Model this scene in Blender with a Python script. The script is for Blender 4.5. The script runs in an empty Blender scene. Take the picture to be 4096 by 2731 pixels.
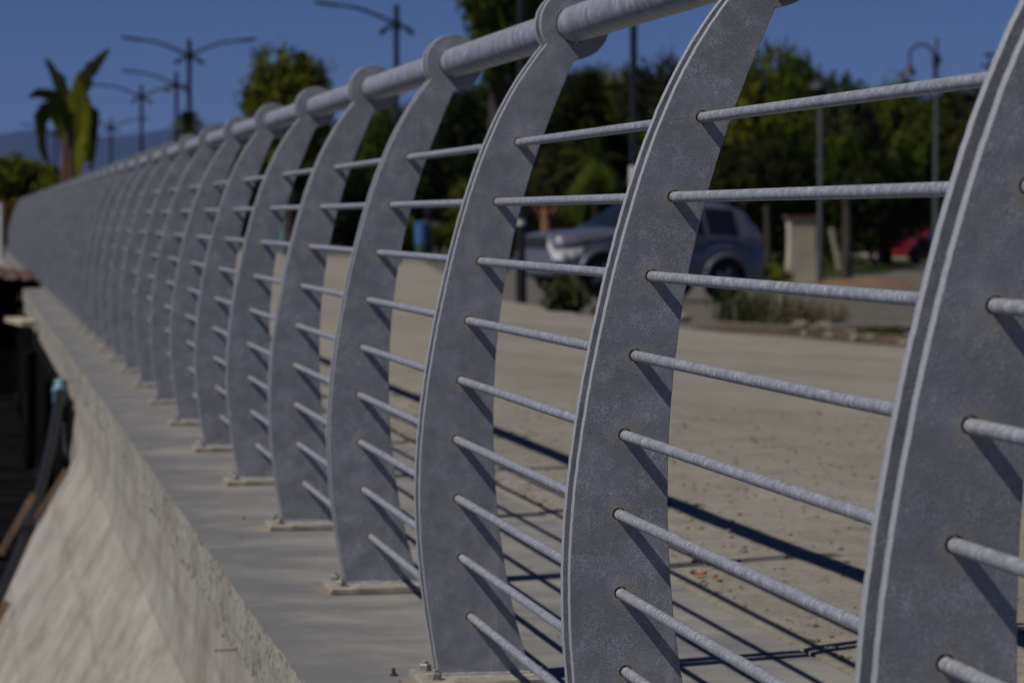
import bpy, bmesh, math, random
from mathutils import Vector, Matrix, noise
random.seed(7)
rad = math.radians
SC = bpy.context.scene
# ------------------------------------------------------------------ camera
YAW, PITCH = 0.177791, 0.0413787
CAM = Vector((-0.8724, -5.3789, 0.8230))
cd = bpy.data.cameras.new('camera')
cam = bpy.data.objects.new('camera', cd)
SC.collection.objects.link(cam)
cam.location = CAM
cam.rotation_euler = (rad(90) - PITCH, 0, -YAW)
cd.sensor_width = 36.0
cd.lens = 36.0 * 12000.0 / 4096.0
cd.clip_start = 0.05
cd.clip_end = 60000
cd.dof.use_dof = True
cd.dof.focus_distance = 3.95
cd.dof.aperture_fstop = 9.8
cd.dof.aperture_blades = 9
SC.camera = cam
# ------------------------------------------------------------------ sky, sun, exposure
LX, LY, LZ = 0.79, 0.26, -1.0                      # the way the sunlight travels
SUN_ELEV = math.atan2(-LZ, math.hypot(LX, LY))
SUN_AZ = math.atan2(-LX, -LY)                      # compass angle from +Y towards +X
w = bpy.data.worlds.new('World')
SC.world = w
w.use_nodes = True
nt = w.node_tree
nt.nodes.clear()
sky = nt.nodes.new('ShaderNodeTexSky')
sky.sky_type = 'NISHITA'
sky.sun_disc = False
sky.sun_elevation = SUN_ELEV
sky.sun_rotation = SUN_AZ
sky.altitude = 4000
sky.air_density = 1.0
sky.dust_density = 0.0
sky.ozone_density = 4.0
tint = nt.nodes.new('ShaderNodeMix'); tint.data_type = 'RGBA'; tint.blend_type = 'MULTIPLY'
tint.inputs[0].default_value = 1.0
tint.inputs[7].default_value = (0.38, 0.475, 0.76, 1)
bg = nt.nodes.new('ShaderNodeBackground')
bg.inputs[1].default_value = 0.051
wo = nt.nodes.new('ShaderNodeOutputWorld')
nt.links.new(sky.outputs[0], tint.inputs[6])
nt.links.new(tint.outputs[2], bg.inputs[0])
nt.links.new(bg.outputs[0], wo.inputs[0])
sl = bpy.data.lights.new('sun', 'SUN')
sl.energy = 4.1
sl.angle = rad(0.53)
sl.color = (1.0, 0.94, 0.84)
sun = bpy.data.objects.new('sun', sl)
SC.collection.objects.link(sun)
sun.rotation_euler = Vector((LX, LY, LZ)).to_track_quat('-Z', 'Y').to_euler()
sun.location = (-20, -10, 30)
vs = SC.view_settings
vs.view_transform = 'Standard'
vs.look = 'None'
vs.exposure = -0.12
vs.gamma = 1.0

# ------------------------------------------------------------------ helpers
COL = SC.collection
def link(name, me, mat=None, parent=None):
    o = bpy.data.objects.new(name, me)
    COL.objects.link(o)
    if mat is not None and me is not None:
        me.materials.clear(); me.materials.append(mat)
    if parent is not None: o.parent = parent
    return o
def tag(o, label=None, cat=None, group=None, kind=None):
    if label: o['label'] = label
    if cat: o['category'] = cat
    if group: o['group'] = group
    if kind: o['kind'] = kind
    return o
def empty(name, loc, label, cat, group=None, rz=0):
    o = bpy.data.objects.new(name, None)
    o.empty_display_size = 0.1
    COL.objects.link(o)
    o.location = loc
    o.rotation_euler = (0, 0, rz)
    return tag(o, label, cat, group)
def structure(name, mb, mat):
    o = mb.build(name, mat)
    o['kind'] = 'structure'
    return o
class MB:
    def __init__(s): s.v = []; s.f = []
    def quad(s, a, b, c, d):
        n = len(s.v); s.v += [a, b, c, d]; s.f.append((n, n+1, n+2, n+3))
    def box(s, c, size, rot=None):
        x, y, z = (q / 2 for q in size)
        pts = [Vector(p) for p in ((-x,-y,-z),(x,-y,-z),(x,y,-z),(-x,y,-z),(-x,-y,z),(x,-y,z),(x,y,z),(-x,y,z))]
        if rot is not None: pts = [rot @ p for p in pts]
        n = len(s.v); s.v += [tuple(p + Vector(c)) for p in pts]
        s.f += [tuple(n+i for i in q) for q in ((0,3,2,1),(4,5,6,7),(0,1,5,4),(1,2,6,5),(2,3,7,6),(3,0,4,7))]
        return s
    def tube(s, pts, r, seg=12, caps=True):
        pts = [Vector(p) for p in pts]
        rs = r if isinstance(r, (list, tuple)) else [r] * len(pts)
        n0 = len(s.v); up = None
        for i, p in enumerate(pts):
            d = (pts[min(i+1, len(pts)-1)] - pts[max(i-1, 0)]).normalized()
            if up is None:
                up = Vector((0, 0, 1)) if abs(d.z) < 0.9 else Vector((1, 0, 0))
            a = d.cross(up).normalized(); b = a.cross(d).normalized(); up = b
            for k in range(seg):
                t = 2 * math.pi * k / seg
                s.v.append(tuple(p + rs[i] * (a * math.cos(t) + b * math.sin(t))))
        for i in range(len(pts) - 1):
            for k in range(seg):
                k2 = (k + 1) % seg
                s.f.append((n0+i*seg+k, n0+i*seg+k2, n0+(i+1)*seg+k2, n0+(i+1)*seg+k))
        if caps:
            s.f.append(tuple(n0 + k for k in range(seg))[::-1])
            s.f.append(tuple(n0 + (len(pts)-1)*seg + k for k in range(seg)))
        return s
    def lathe(s, prof, seg=24, axis='z', c=(0, 0, 0)):
        n0 = len(s.v)
        for r, h in prof:
            for k in range(seg):
                t = 2 * math.pi * k / seg
                p = (r*math.cos(t), r*math.sin(t), h) if axis == 'z' else (r*math.cos(t), h, r*math.sin(t))
                s.v.append((p[0]+c[0], p[1]+c[1], p[2]+c[2]))
        for i in range(len(prof)-1):
            for k in range(seg):
                k2 = (k+1) % seg
                s.f.append((n0+i*seg+k, n0+i*seg+k2, n0+(i+1)*seg+k2, n0+(i+1)*seg+k))
        s.f.append(tuple(n0+k for k in range(seg))[::-1])
        s.f.append(tuple(n0+(len(prof)-1)*seg+k for k in range(seg)))
        return s
    def grid(s, rows):
        n0 = len(s.v); m = len(rows[0])
        for r in rows: s.v += [tuple(p) for p in r]
        for i in range(len(rows)-1):
            for j in range(m-1):
                s.f.append((n0+i*m+j, n0+i*m+j+1, n0+(i+1)*m+j+1, n0+(i+1)*m+j))
        return s
    def mesh(s, name, smooth=35):
        me = bpy.data.meshes.new(name)
        me.from_pydata([tuple(q) for q in s.v], [], s.f)
        me.update()
        if smooth:
            bm = bmesh.new(); bm.from_mesh(me)
            bmesh.ops.recalc_face_normals(bm, faces=bm.faces)
            bm.to_mesh(me); bm.free()
            me.polygons.foreach_set('use_smooth', [True]*len(me.polygons))
            me.set_sharp_from_angle(angle=rad(smooth))
        return me
    def build(s, name, mat, parent=None, smooth=35):
        return link(name, s.mesh(name, smooth), mat, parent)
# ray of a picture point (in the 4096 x 2731 photograph) used only to work out where on the land a thing stands
def ray(u, v):
    x = (u - 2048) / 12000; y = -(v - 1365.5) / 12000
    c, sn = math.cos(YAW), math.sin(YAW); cp, sp = math.cos(PITCH), math.sin(PITCH)
    r = Vector((c, -sn, 0)); fw = Vector((sn, c, 0)); up = Vector((0, 0, 1))
    return (fw*cp - up*sp) + x*r + y*(up*cp + fw*sp)
def at(u, v, d): return CAM + ray(u, v) * d
G = -0.027
def land(x, y):
    if x < 0.5:
        if y > 68 and x > -14: return G - 0.02
        return -2.6
    base = G - 1.2 * (1 - math.exp(-max(0.0, x - 2.0) / 14.0))
    return base
def cast(u, v):
    d = ray(u, v); t = 1.0
    for _ in range(4000):
        p = CAM + d * t
        if p.z <= land(max(p.x, 0.6), p.y): return p
        t *= 1.004
    return p
def foot(u, d):
    p = at(u, 868, d); return Vector((p.x, p.y, land(p.x, p.y)))
def ztop(v, d): return at(2048, v, d).z
def seg_noise(x, y=0, z=0, sc=1.0): return noise.noise(Vector((x*sc, y*sc, z*sc)))

PT = 0.108; SP = 1.39436
def hz(i): return 9*PT + 0.095 - i*PT
HX = [None, .1072, .0679, .0371, .0146, 0.0, -.0078, -.0054, .0018, .0177]
# ------------------------------------------------------------------ materials
def new_mat(name):
    m = bpy.data.materials.new(name); m.use_nodes = True
    b = m.node_tree.nodes['Principled BSDF']
    return m, m.node_tree, b
def N(nt, t, **kw):
    n = nt.nodes.new(t)
    for k, v in kw.items(): setattr(n, k, v)
    return n
def coords(nt, scale=(1, 1, 1), kind='Object'):
    tc = N(nt, 'ShaderNodeTexCoord'); mp = N(nt, 'ShaderNodeMapping')
    mp.inputs['Scale'].default_value = scale
    nt.links.new(tc.outputs[kind], mp.inputs[0]); return mp.outputs[0]
def noise_n(nt, vec, scale, detail=4, rough=0.55):
    n = N(nt, 'ShaderNodeTexNoise'); n.inputs['Scale'].default_value = scale
    n.inputs['Detail'].default_value = detail; n.inputs['Roughness'].default_value = rough
    nt.links.new(vec, n.inputs['Vector']); return n.outputs[0]
def ramp(nt, fac, stops):
    r = N(nt, 'ShaderNodeValToRGB'); e = r.color_ramp.elements
    while len(e) < len(stops): e.new(0.5)
    for i, (p, c) in enumerate(stops):
        e[i].position = p; e[i].color = (*c, 1) if len(c) == 3 else c
    nt.links.new(fac, r.inputs[0]); return r.outputs[0]
def mix(nt, fac, a, b, mode='MIX'):
    m = N(nt, 'ShaderNodeMix', data_type='RGBA', blend_type=mode)
    for i, q in ((0, fac), (6, a), (7, b)):
        if isinstance(q, (int, float)): m.inputs[i].default_value = q
        elif isinstance(q, tuple): m.inputs[i].default_value = (*q, 1) if len(q) == 3 else q
        else: nt.links.new(q, m.inputs[i])
    return m.outputs[2]
def math_n(nt, op, a, b=0.0):
    m = N(nt, 'ShaderNodeMath', operation=op)
    for i, q in ((0, a), (1, b)):
        if isinstance(q, (int, float)): m.inputs[i].default_value = q
        else: nt.links.new(q, m.inputs[i])
    return m.outputs[0]
def bump(nt, b, h, strength=0.3, dist=0.002):
    n = N(nt, 'ShaderNodeBump'); n.inputs['Strength'].default_value = strength
    n.inputs['Distance'].default_value = dist
    nt.links.new(h, n.inputs['Height']); nt.links.new(n.outputs[0], b.inputs['Normal'])
def g3(v, t=(1, 1, 1)): return tuple(v*q for q in t)
def flat_mat(name, col, rough=0.6, metal=0.0, var=0.25, scale=8, spec=0.5, bumpd=0.0):
    m, nt, b = new_mat(name)
    v = coords(nt)
    n = noise_n(nt, v, scale, 5)
    c = ramp(nt, n, [(0.3, tuple(q*(1-var) for q in col)), (0.7, tuple(min(1, q*(1+var)) for q in col))])
    nt.links.new(c, b.inputs['Base Color'])
    b.inputs['Roughness'].default_value = rough; b.inputs['Metallic'].default_value = metal
    b.inputs['Specular IOR Level'].default_value = spec
    if bumpd: bump(nt, b, n, 0.6, bumpd)
    return m
STEEL_T = (0.94, 0.985, 1.12)
def galvanised(name, stretch=(1, 1, 1), kind='plate'):
    m, nt, b = new_mat(name)
    v = coords(nt, stretch)
    info = N(nt, 'ShaderNodeObjectInfo')
    va = N(nt, 'ShaderNodeVectorMath', operation='ADD')
    sc = N(nt, 'ShaderNodeVectorMath', operation='SCALE'); sc.inputs[3].default_value = 1.0
    nt.links.new(info.outputs['Location'], sc.inputs[0])
    nt.links.new(v, va.inputs[0]); nt.links.new(sc.outputs[0], va.inputs[1]); v = va.outputs[0]
    if kind == 'plate':
        big = noise_n(nt, v, 13, 7, 0.68)
        mid = noise_n(nt, v, 32, 6, 0.72)
        fine = noise_n(nt, v, 420, 3, 0.7)
        c = ramp(nt, big, [(0.32, g3(.30, STEEL_T)), (0.46, g3(.335, STEEL_T)), (0.58, g3(.385, STEEL_T)), (0.72, g3(.45, STEEL_T))])
        c2 = ramp(nt, mid, [(0.34, g3(.82)), (0.48, g3(.95)), (0.58, g3(1.06)), (0.70, g3(1.22))])
        c = mix(nt, 0.8, c, c2, 'MULTIPLY')
        c3 = ramp(nt, fine, [(0.36, g3(.55)), (0.5, g3(1.0)), (0.64, g3(1.7))])
        c = mix(nt, ramp(nt, mid, [(0.44, g3(.12)), (0.60, g3(.7))]), c, c3, 'MULTIPLY')
        # chalky streaks running down
        vs2 = coords(nt, (26, 26, 1.6))
        st = noise_n(nt, vs2, 1.0, 4, 0.6)
        stm = ramp(nt, st, [(0.56, (0, 0, 0)), (0.70, (1, 1, 1))])
        c = mix(nt, math_n(nt, 'MULTIPLY', stm, 0.35), c, g3(.55, (1.0, .98, .96)))
        # beige dust spots
        ds = noise_n(nt, v, 17, 6, 0.75)
        dm = ramp(nt, ds, [(0.62, (0, 0, 0)), (0.72, (1, 1, 1))])
        c = mix(nt, math_n(nt, 'MULTIPLY', dm, 0.45), c, (0.46, 0.41, 0.34))
        # pale grime ring round each rod hole
        vo_ = coords(nt); best = None
        for k_ in range(1, 10):
            dn = N(nt, 'ShaderNodeVectorMath', operation='DISTANCE')
            dn.inputs[1].default_value = (HX[k_] + 0.004, 0, hz(k_) - 0.003)
            fl = N(nt, 'ShaderNodeVectorMath', operation='MULTIPLY'); fl.inputs[1].default_value = (1, 0, 1)
            nt.links.new(vo_, fl.inputs[0]); nt.links.new(fl.outputs[0], dn.inputs[0])
            best = dn.outputs['Value'] if best is None else math_n(nt, 'MINIMUM', best, dn.outputs['Value'])
        gr = math_n(nt, 'MULTIPLY', math_n(nt, 'MAXIMUM', math_n(nt, 'SUBTRACT', 1.0, math_n(nt, 'DIVIDE', best, math_n(nt, 'MULTIPLY', mid, 0.052))), 0.0), 1.1)
        c = mix(nt, math_n(nt, 'MINIMUM', gr, 0.6), c, (0.42, 0.38, 0.31))
        nt.links.new(c, b.inputs['Base Color'])
        b.inputs['Metallic'].default_value = 0.25
        rr = ramp(nt, mid, [(0.3, g3(.48)), (0.7, g3(.68))])
        nt.links.new(rr, b.inputs['Roughness'])
        bump(nt, b, math_n(nt, 'ADD', fine, math_n(nt, 'MULTIPLY', mid, 2.0)), 0.55, 0.0007)
    else:
        big = noise_n(nt, v, 1.0, 5, 0.65)
        fine = noise_n(nt, v, 3.3, 4, 0.7)
        c = ramp(nt, big, [(0.36, g3(.31, STEEL_T)), (0.48, g3(.40, STEEL_T)), (0.57, g3(.49, STEEL_T)), (0.68, g3(.70, STEEL_T))])
        c2 = ramp(nt, fine, [(0.36, g3(.7)), (0.5, g3(1.0)), (0.64, g3(1.35))])
        c = mix(nt, 0.75, c, c2, 'MULTIPLY')
        nt.links.new(c, b.inputs['Base Color'])
        b.inputs['Metallic'].default_value = 0.30
        b.inputs['Roughness'].default_value = 0.42
        bump(nt, b, fine, 0.2, 0.0002)
    return m
M_PLATE = galvanised('galvanised_plate')
M_LIT_EDGE = flat_mat('zinc_with_painted_sunlit_edge', (0.43, 0.45, 0.50), 0.5, 0.15, 0.14, 160)  # same zinc as the plates; sunlit rim brightness painted into the colour
M_ROD = galvanised('galvanised_rod', (85, 110, 85), 'rod')
M_PIPE = galvanised('galvanised_pipe', (26, 60, 26), 'rod')
M_SLEEVE = flat_mat('dull_zinc_sleeve', (0.55, 0.54, 0.52), 0.6, 0.15, 0.12, 60)
M_BOLT = flat_mat('zinc_bolt', (0.40, 0.39, 0.37), 0.5, 0.4, 0.35, 120)
M_STUD = flat_mat('dark_stud', (0.07, 0.06, 0.05), 0.6, 0.4, 0.3, 80)

def concrete(name, base, kind='top'):
    m, nt, b = new_mat(name)
    v = coords(nt)
    if kind == 'top':
        wv = coords(nt, (1.3, 2.4, 1))
        n1 = noise_n(nt, wv, 1.6, 7, 0.66)
        c = ramp(nt, n1, [(0.34, g3(base*.70, (.96, .98, 1.05))), (0.47, g3(base*.92, (1.0, .98, .95))), (0.60, g3(base*1.12, (1.04, 1.0, .94)))])
        wv2 = coords(nt, (5.0, 12, 1))
        n2 = noise_n(nt, wv2, 1.5, 6, 0.7)
        c = mix(nt, 0.45, c, ramp(nt, n2, [(0.34, g3(.78)), (0.5, g3(1.0)), (0.66, g3(1.1))]), 'MULTIPLY')
        n3 = noise_n(nt, v, 180, 4, 0.7)
        c = mix(nt, 0.5, c, ramp(nt, n3, [(0.32, g3(.75)), (0.5, g3(1.0)), (0.7, g3(1.15))]), 'MULTIPLY')
        # darker, cooler grey along the outer edge, ragged inwards
        sx0 = N(nt, 'ShaderNodeSeparateXYZ'); nt.links.new(v, sx0.inputs[0])
        fm = math_n(nt, 'ADD', math_n(nt, 'MULTIPLY', sx0.outputs[0], -2.6), math_n(nt, 'MULTIPLY', math_n(nt, 'SUBTRACT', noise_n(nt, coords(nt, (2.5, 2.2, 1)), 1.6, 6, 0.65), 0.5), 3.2))
        fmr = ramp(nt, fm, [(0.0, (0, 0, 0)), (0.75, (1, 1, 1))])
        c = mix(nt, math_n(nt, 'MULTIPLY', fmr, 0.75), c, g3(base*.62, (.95, .98, 1.08)))
        # rust bleeding out round each post foot (posts stand every 1.394 m)
        sx = N(nt, 'ShaderNodeSeparateXYZ'); nt.links.new(v, sx.inputs[0])
        fy = math_n(nt, 'FRACT', math_n(nt, 'ADD', math_n(nt, 'DIVIDE', sx.outputs[1], 1.39436), 10.5))
        dy = math_n(nt, 'MULTIPLY', math_n(nt, 'ABSOLUTE', math_n(nt, 'SUBTRACT', fy, 0.5)), 1.39436)
        dx = math_n(nt, 'ABSOLUTE', math_n(nt, 'SUBTRACT', sx.outputs[0], 0.035))
        ex = math_n(nt, 'MAXIMUM', math_n(nt, 'SUBTRACT', dx, 0.125), 0.0)
        ey = math_n(nt, 'MAXIMUM', math_n(nt, 'SUBTRACT', dy, 0.088), 0.0)
        dd = math_n(nt, 'SQRT', math_n(nt, 'ADD', math_n(nt, 'MULTIPLY', ex, ex), math_n(nt, 'MULTIPLY', ey, ey)))
        nn = noise_n(nt, v, 30, 4, 0.6)
        ds = math_n(nt, 'SUBTRACT', 1.0, math_n(nt, 'DIVIDE', dd, math_n(nt, 'MULTIPLY', nn, 0.05)))
        dm = math_n(nt, 'MULTIPLY', math_n(nt, 'MAXIMUM', ds, 0.0), 0.35)
        c = mix(nt, dm, c, (0.40, 0.27, 0.16))
        nt.links.new(c, b.inputs['Base Color'])
        bump(nt, b, n3, 0.4, 0.0012)
    else:
        # board marks: fine vertical streaks and dark leaks with honeycomb holes near the lip
        wv = coords(nt, (2.2, 1.0, 2.0))
        n1 = noise_n(nt, wv, 1.7, 6, 0.62)
        c = ramp(nt, n1, [(0.33, g3(base*.74, (1.0, .95, .86))), (0.5, g3(base*.96, (1.0, .95, .86))), (0.66, g3(base*1.12, (1.0, .97, .90)))])
        wv2 = coords(nt, (3.0, 2.6, 1.9))
        n2 = noise_n(nt, wv2, 1.2, 5, 0.65)
        c = mix(nt, 0.3, c, ramp(nt, n2, [(0.33, g3(.78)), (0.5, g3(1.0)), (0.67, g3(1.12))]), 'MULTIPLY')
        c = mix(nt, 0.7, c, ramp(nt, noise_n(nt, coords(nt, (1, .45, 1)), 22, 8, 0.8), [(0.36, g3(.74)), (0.48, g3(1.0)), (0.62, g3(1.1))]), 'MULTIPLY')
        n4 = noise_n(nt, coords(nt, (1, .4, 1)), 3.6, 7, 0.72)
        st = ramp(nt, n4, [(0.54, (0, 0, 0)), (0.68, (1, 1, 1))])
        c = mix(nt, math_n(nt, 'MULTIPLY', st, 0.55), c, (0.19, 0.145, 0.09))
        # board joints across and down the face
        sx = N(nt, 'ShaderNodeSeparateXYZ'); nt.links.new(v, sx.inputs[0])
        wob = noise_n(nt, v, 2.5, 4, 0.6)
        for src, per, off in ((sx.outputs[1], 0.85, 0.0), (sx.outputs[2], 0.42, 0.13)):
            q_ = math_n(nt, 'FRACT', math_n(nt, 'ADD', math_n(nt, 'DIVIDE', src, per), math_n(nt, 'ADD', math_n(nt, 'MULTIPLY', wob, 0.25), 40 + off)))
            ln = math_n(nt, 'MULTIPLY', math_n(nt, 'MAXIMUM', math_n(nt, 'SUBTRACT', 0.06, math_n(nt, 'ABSOLUTE', math_n(nt, 'SUBTRACT', q_, 0.5))), 0.0), 9.0)
            c = mix(nt, math_n(nt, 'MULTIPLY', ln, noise_n(nt, v, 6, 3)), c, (0.16, 0.13, 0.095))
        n3 = noise_n(nt, v, 45 if kind == 'lip' else 70, 5, 0.75)
        pit = ramp(nt, n3, [(0.54, (0, 0, 0)), (0.58, (1, 1, 1))] if kind == 'lip' else [(0.62, (0, 0, 0)), (0.69, (1, 1, 1))])
        if kind == 'lip':
            c = mix(nt, math_n(nt, 'MULTIPLY', pit, 0.85), c, (0.06, 0.05, 0.04))
        else:
            c = mix(nt, math_n(nt, 'MULTIPLY', pit, 0.3), c, (0.14, 0.12, 0.09))
        nt.links.new(c, b.inputs['Base Color'])
        bump(nt, b, n3, 0.6, 0.002)
    b.inputs['Roughness'].default_value = 0.88
    b.inputs['Specular IOR Level'].default_value = 0.25
    return m
M_TOP = concrete('ledge_concrete', 0.27)
M_LIP = concrete('rough_lip_concrete', 0.40, 'lip')
M_FACE = concrete('formed_wall_concrete', 0.38, 'face')

def gravel_mat(name, c0, c1, c2):
    m, nt, b = new_mat(name)
    v = coords(nt)
    a = noise_n(nt, v, 0.35, 5, 0.6)
    c = ramp(nt, a, [(0.35, c0), (0.5, c1), (0.68, c2)])
    f = noise_n(nt, v, 26, 8, 0.88)
    c = mix(nt, 0.9, c, ramp(nt, f, [(0.36, g3(.50)), (0.46, g3(.95)), (0.62, g3(1.08)), (0.75, g3(1.25))]), 'MULTIPLY')
    c = mix(nt, 0.9, c, ramp(nt, noise_n(nt, v, 5, 6, 0.7), [(0.35, g3(.80)), (0.5, g3(1.0)), (0.65, g3(1.10))]), 'MULTIPLY')
    vo = N(nt, 'ShaderNodeTexVoronoi'); vo.inputs['Scale'].default_value = 55; nt.links.new(v, vo.inputs['Vector'])
    c = mix(nt, 0.55, c, ramp(nt, vo.outputs['Distance'], [(0.10, g3(.55)), (0.28, g3(1.0)), (0.6, g3(1.12))]), 'MULTIPLY')
    s = noise_n(nt, v, 11, 3, 0.6)
    sm = ramp(nt, s, [(0.64, (0, 0, 0)), (0.70, (1, 1, 1))])
    c = mix(nt, math_n(nt, 'MULTIPLY', sm, 0.4), c, (0.17, 0.13, 0.09))
    nt.links.new(c, b.inputs['Base Color'])
    b.inputs['Roughness'].default_value = 0.95; b.inputs['Specular IOR Level'].default_value = 0.15
    bump(nt, b, f, 0.7, 0.006)
    return m
M_GRAVEL = gravel_mat('compacted_gravel', (0.275, 0.256, 0.222), (0.32, 0.298, 0.258), (0.36, 0.334, 0.29))
M_ROAD = gravel_mat('old_asphalt', (0.13, 0.12, 0.105), (0.155, 0.142, 0.124), (0.18, 0.165, 0.145))
M_DIRT = gravel_mat('brown_dirt', (0.10, 0.075, 0.05), (0.13, 0.098, 0.066), (0.18, 0.14, 0.10))
M_CLAY = gravel_mat('red_earth', (0.18, 0.10, 0.065), (0.21, 0.12, 0.078), (0.24, 0.145, 0.095))
M_GRASS = flat_mat('grass', (0.055, 0.072, 0.014), 0.9, 0, 0.5, 1.2, 0.1)
M_STONE = flat_mat('loose_stone', (0.27, 0.245, 0.205), 0.9, 0, 0.4, 9, 0.2, 0.01)
M_LINE = flat_mat('chalk_line', (0.36, 0.34, 0.30), 0.9, 0, 0.15, 3)
M_TIMBER = flat_mat('tarred_timber', (0.010, 0.009, 0.009), 0.9, 0, 0.5, 3, 0.03)
M_WOOD = flat_mat('weathered_plank', (0.22, 0.14, 0.085), 0.85, 0, 0.4, 12)
M_HOSE = flat_mat('black_hose', (0.012, 0.013, 0.016), 0.45, 0, 0.3, 20)
M_BLUE = flat_mat('blue_plastic', (0.12, 0.24, 0.34), 0.5, 0, 0.2, 20)
M_TILE = flat_mat('terracotta_tile', (0.11, 0.052, 0.040), 0.85, 0, 0.45, 12)
M_POLE = flat_mat('dark_lamp_pole', (0.015, 0.017, 0.022), 0.5, 0.3, 0.3, 3)
M_GREYPOLE = flat_mat('grey_lamp_pole', (0.10, 0.11, 0.12), 0.6, 0.3, 0.2, 3)
M_BARK = flat_mat('bark', (0.045, 0.036, 0.028), 0.9, 0, 0.4, 3)
M_REDBARK = flat_mat('orange_bark', (0.24, 0.12, 0.065), 0.9, 0, 0.35, 3)
M_CREAM = flat_mat('cream_render', (0.50, 0.45, 0.34), 0.9, 0, 0.12, 2)
M_WHITE = flat_mat('white_paint', (0.62, 0.62, 0.60), 0.6, 0, 0.1, 4)
M_ORANGE = flat_mat('orange_plastic', (0.50, 0.25, 0.09), 0.6, 0, 0.1, 5)
M_RUST = flat_mat('rusty_nail', (0.09, 0.045, 0.025), 0.9, 0, 0.4, 60)
M_ROCKHILL = flat_mat('mountain_scrub', (0.012, 0.018, 0.02), 0.95, 0, 0.35, 0.002, 0.1)

def leaf_mat(name, col, var=0.45):
    m, nt, b = new_mat(name)
    v = coords(nt)
    n = noise_n(nt, v, 1.1, 4)
    c = ramp(nt, n, [(0.32, tuple(q*(1-var) for q in col)), (0.5, col), (0.7, (col[0]*(1+var*1.2), col[1]*(1+var), col[2]*(1+var*.3)))])
    nt.links.new(c, b.inputs['Base Color'])
    b.inputs['Roughness'].default_value = 0.7; b.inputs['Specular IOR Level'].default_value = 0.06
    b.inputs['Transmission Weight'].default_value = 0.0
    try: b.inputs['Subsurface Weight'].default_value = 0.0
    except Exception: pass
    return m
LEAVES = dict(
    green=leaf_mat('green_leaves', (0.050, 0.072, 0.006)),
    yellow=leaf_mat('yellow_green_leaves', (0.105, 0.122, 0.009)),
    dark=leaf_mat('dark_leaves', (0.021, 0.028, 0.006)),
    olive=leaf_mat('olive_leaves', (0.036, 0.038, 0.010)),
    brown=leaf_mat('dry_brown_leaves', (0.060, 0.052, 0.018)),
    orange=leaf_mat('orange_leaves', (0.20, 0.10, 0.012)),
    straw=leaf_mat('dry_straw', (0.17, 0.14, 0.07)),
    pale=leaf_mat('grey_green_leaves', (0.055, 0.064, 0.026)))

# ================================================================== SETTING
# ---- land: one sheet reaching the horizon
xs = [-9000, -3000, -800, -200, -60, -20, -14.01, -13.99, -6, -2, -0.2, 0.25, 0.5001, 0.9, 1.5, 2] + [2 + 0.7*i for i in range(1, 30)] + [24+2.5*i for i in range(20)] + [80, 100, 140, 220, 500, 1500, 4000, 9000]
ys = [-400, -60, -20, -8] + [-6 + 2*i for i in range(37)] + [67.99, 68.01, 70, 76, 84, 94, 110, 130, 160, 200, 260, 400, 700, 1200]
mb = MB()
def land_under(x, y):
    if x < 0.5:
        if y > 68 and x > -14: return G - 0.02
        if 0.2 < x: return -0.3 if y <= 68 else G - 0.02
        return -2.6
    if x < 2.01: return G - 0.10
    return land(x, y) - 0.02
mb.grid([[(x, y, land_under(x, y)) for x in xs] for y in ys])
structure('ground', mb, M_ROAD)
# ---- water
mb = MB()
mb.quad((-14000, -300, -1.75), (-0.25, -300, -1.75), (-0.25, 20500, -1.75), (-14000, 20500, -1.75))
m, nt_, b = new_mat('dark_sea_water')
b.inputs['Base Color'].default_value = (0.01, 0.02, 0.03, 1); b.inputs['Roughness'].default_value = 0.08
bump(nt_, b, noise_n(nt_, coords(nt_, (1.4, 3, 1)), 1.0, 5), 0.5, 0.05)
structure('water', mb, m)
# ---- gravel plaza
edge_px = [(4096, 1440), (3900, 1415), (3589, 1388), (3350, 1366), (3112, 1346), (2900, 1333), (2725, 1316), (2540, 1296), (2365, 1269), (2190, 1238), (2014, 1203), (1900, 1172), (1800, 1110), (1640, 1020), (1324, 1007), (1000, 998)]
EDGE = [cast(u, v) for u, v in edge_px]
EDGE.sort(key=lambda p: p.y)
def edge_x(y):
    if y <= EDGE[0].y: return EDGE[0].x + 0.5*(EDGE[0].y - y)
    for a, b2 in zip(EDGE, EDGE[1:]):
        if y <= b2.y:
            t = (y - a.y) / max(1e-6, b2.y - a.y); return a.x + t*(b2.x - a.x)
    return EDGE[-1].x + 0.15*(y - EDGE[-1].y)
def raised(y):                                   # the gravel lies banked up against the wall near the second post
    return 0.022 * (1 - min(1, max(0, (y - 0.6) / 2.6)))**1.5
def gz(x, y):
    k = raised(y) * min(1, max(0, x - 0.73) / 0.35) * max(0, 1 - max(0, x - 1.2) / 2.5)
    n = 0.0045 * seg_noise(x, y, 0, 1.7) + 0.002 * seg_noise(x, y, 5, 9)
    return land(x, y) + 0.008 + k + n
rows = []; y = -8.0
while y < 110:
    ex = edge_x(y); ex += 0.10 * seg_noise(y, 0, 3, 1.3) + 0.04 * seg_noise(y, 0, 8, 6)
    w0 = 0.729
    k = 46
    w0 += 0.006 * seg_noise(y, 4, 0, 5)
    rows.append([(w0 - 0.004, y, G - 0.02), (w0, y, G + 0.003)] + [(w0 + 0.035 + (ex - w0) * (i / k)**1.7, y, gz(w0 + 0.035 + (ex - w0) * (i / k)**1.7, y)) for i in range(k + 1)])
    y += 0.06 if y < 8 else (0.2 if y < 30 else 1.0)
mb = MB(); mb.grid(rows)
structure('gravel_plaza', mb, M_GRAVEL)
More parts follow.
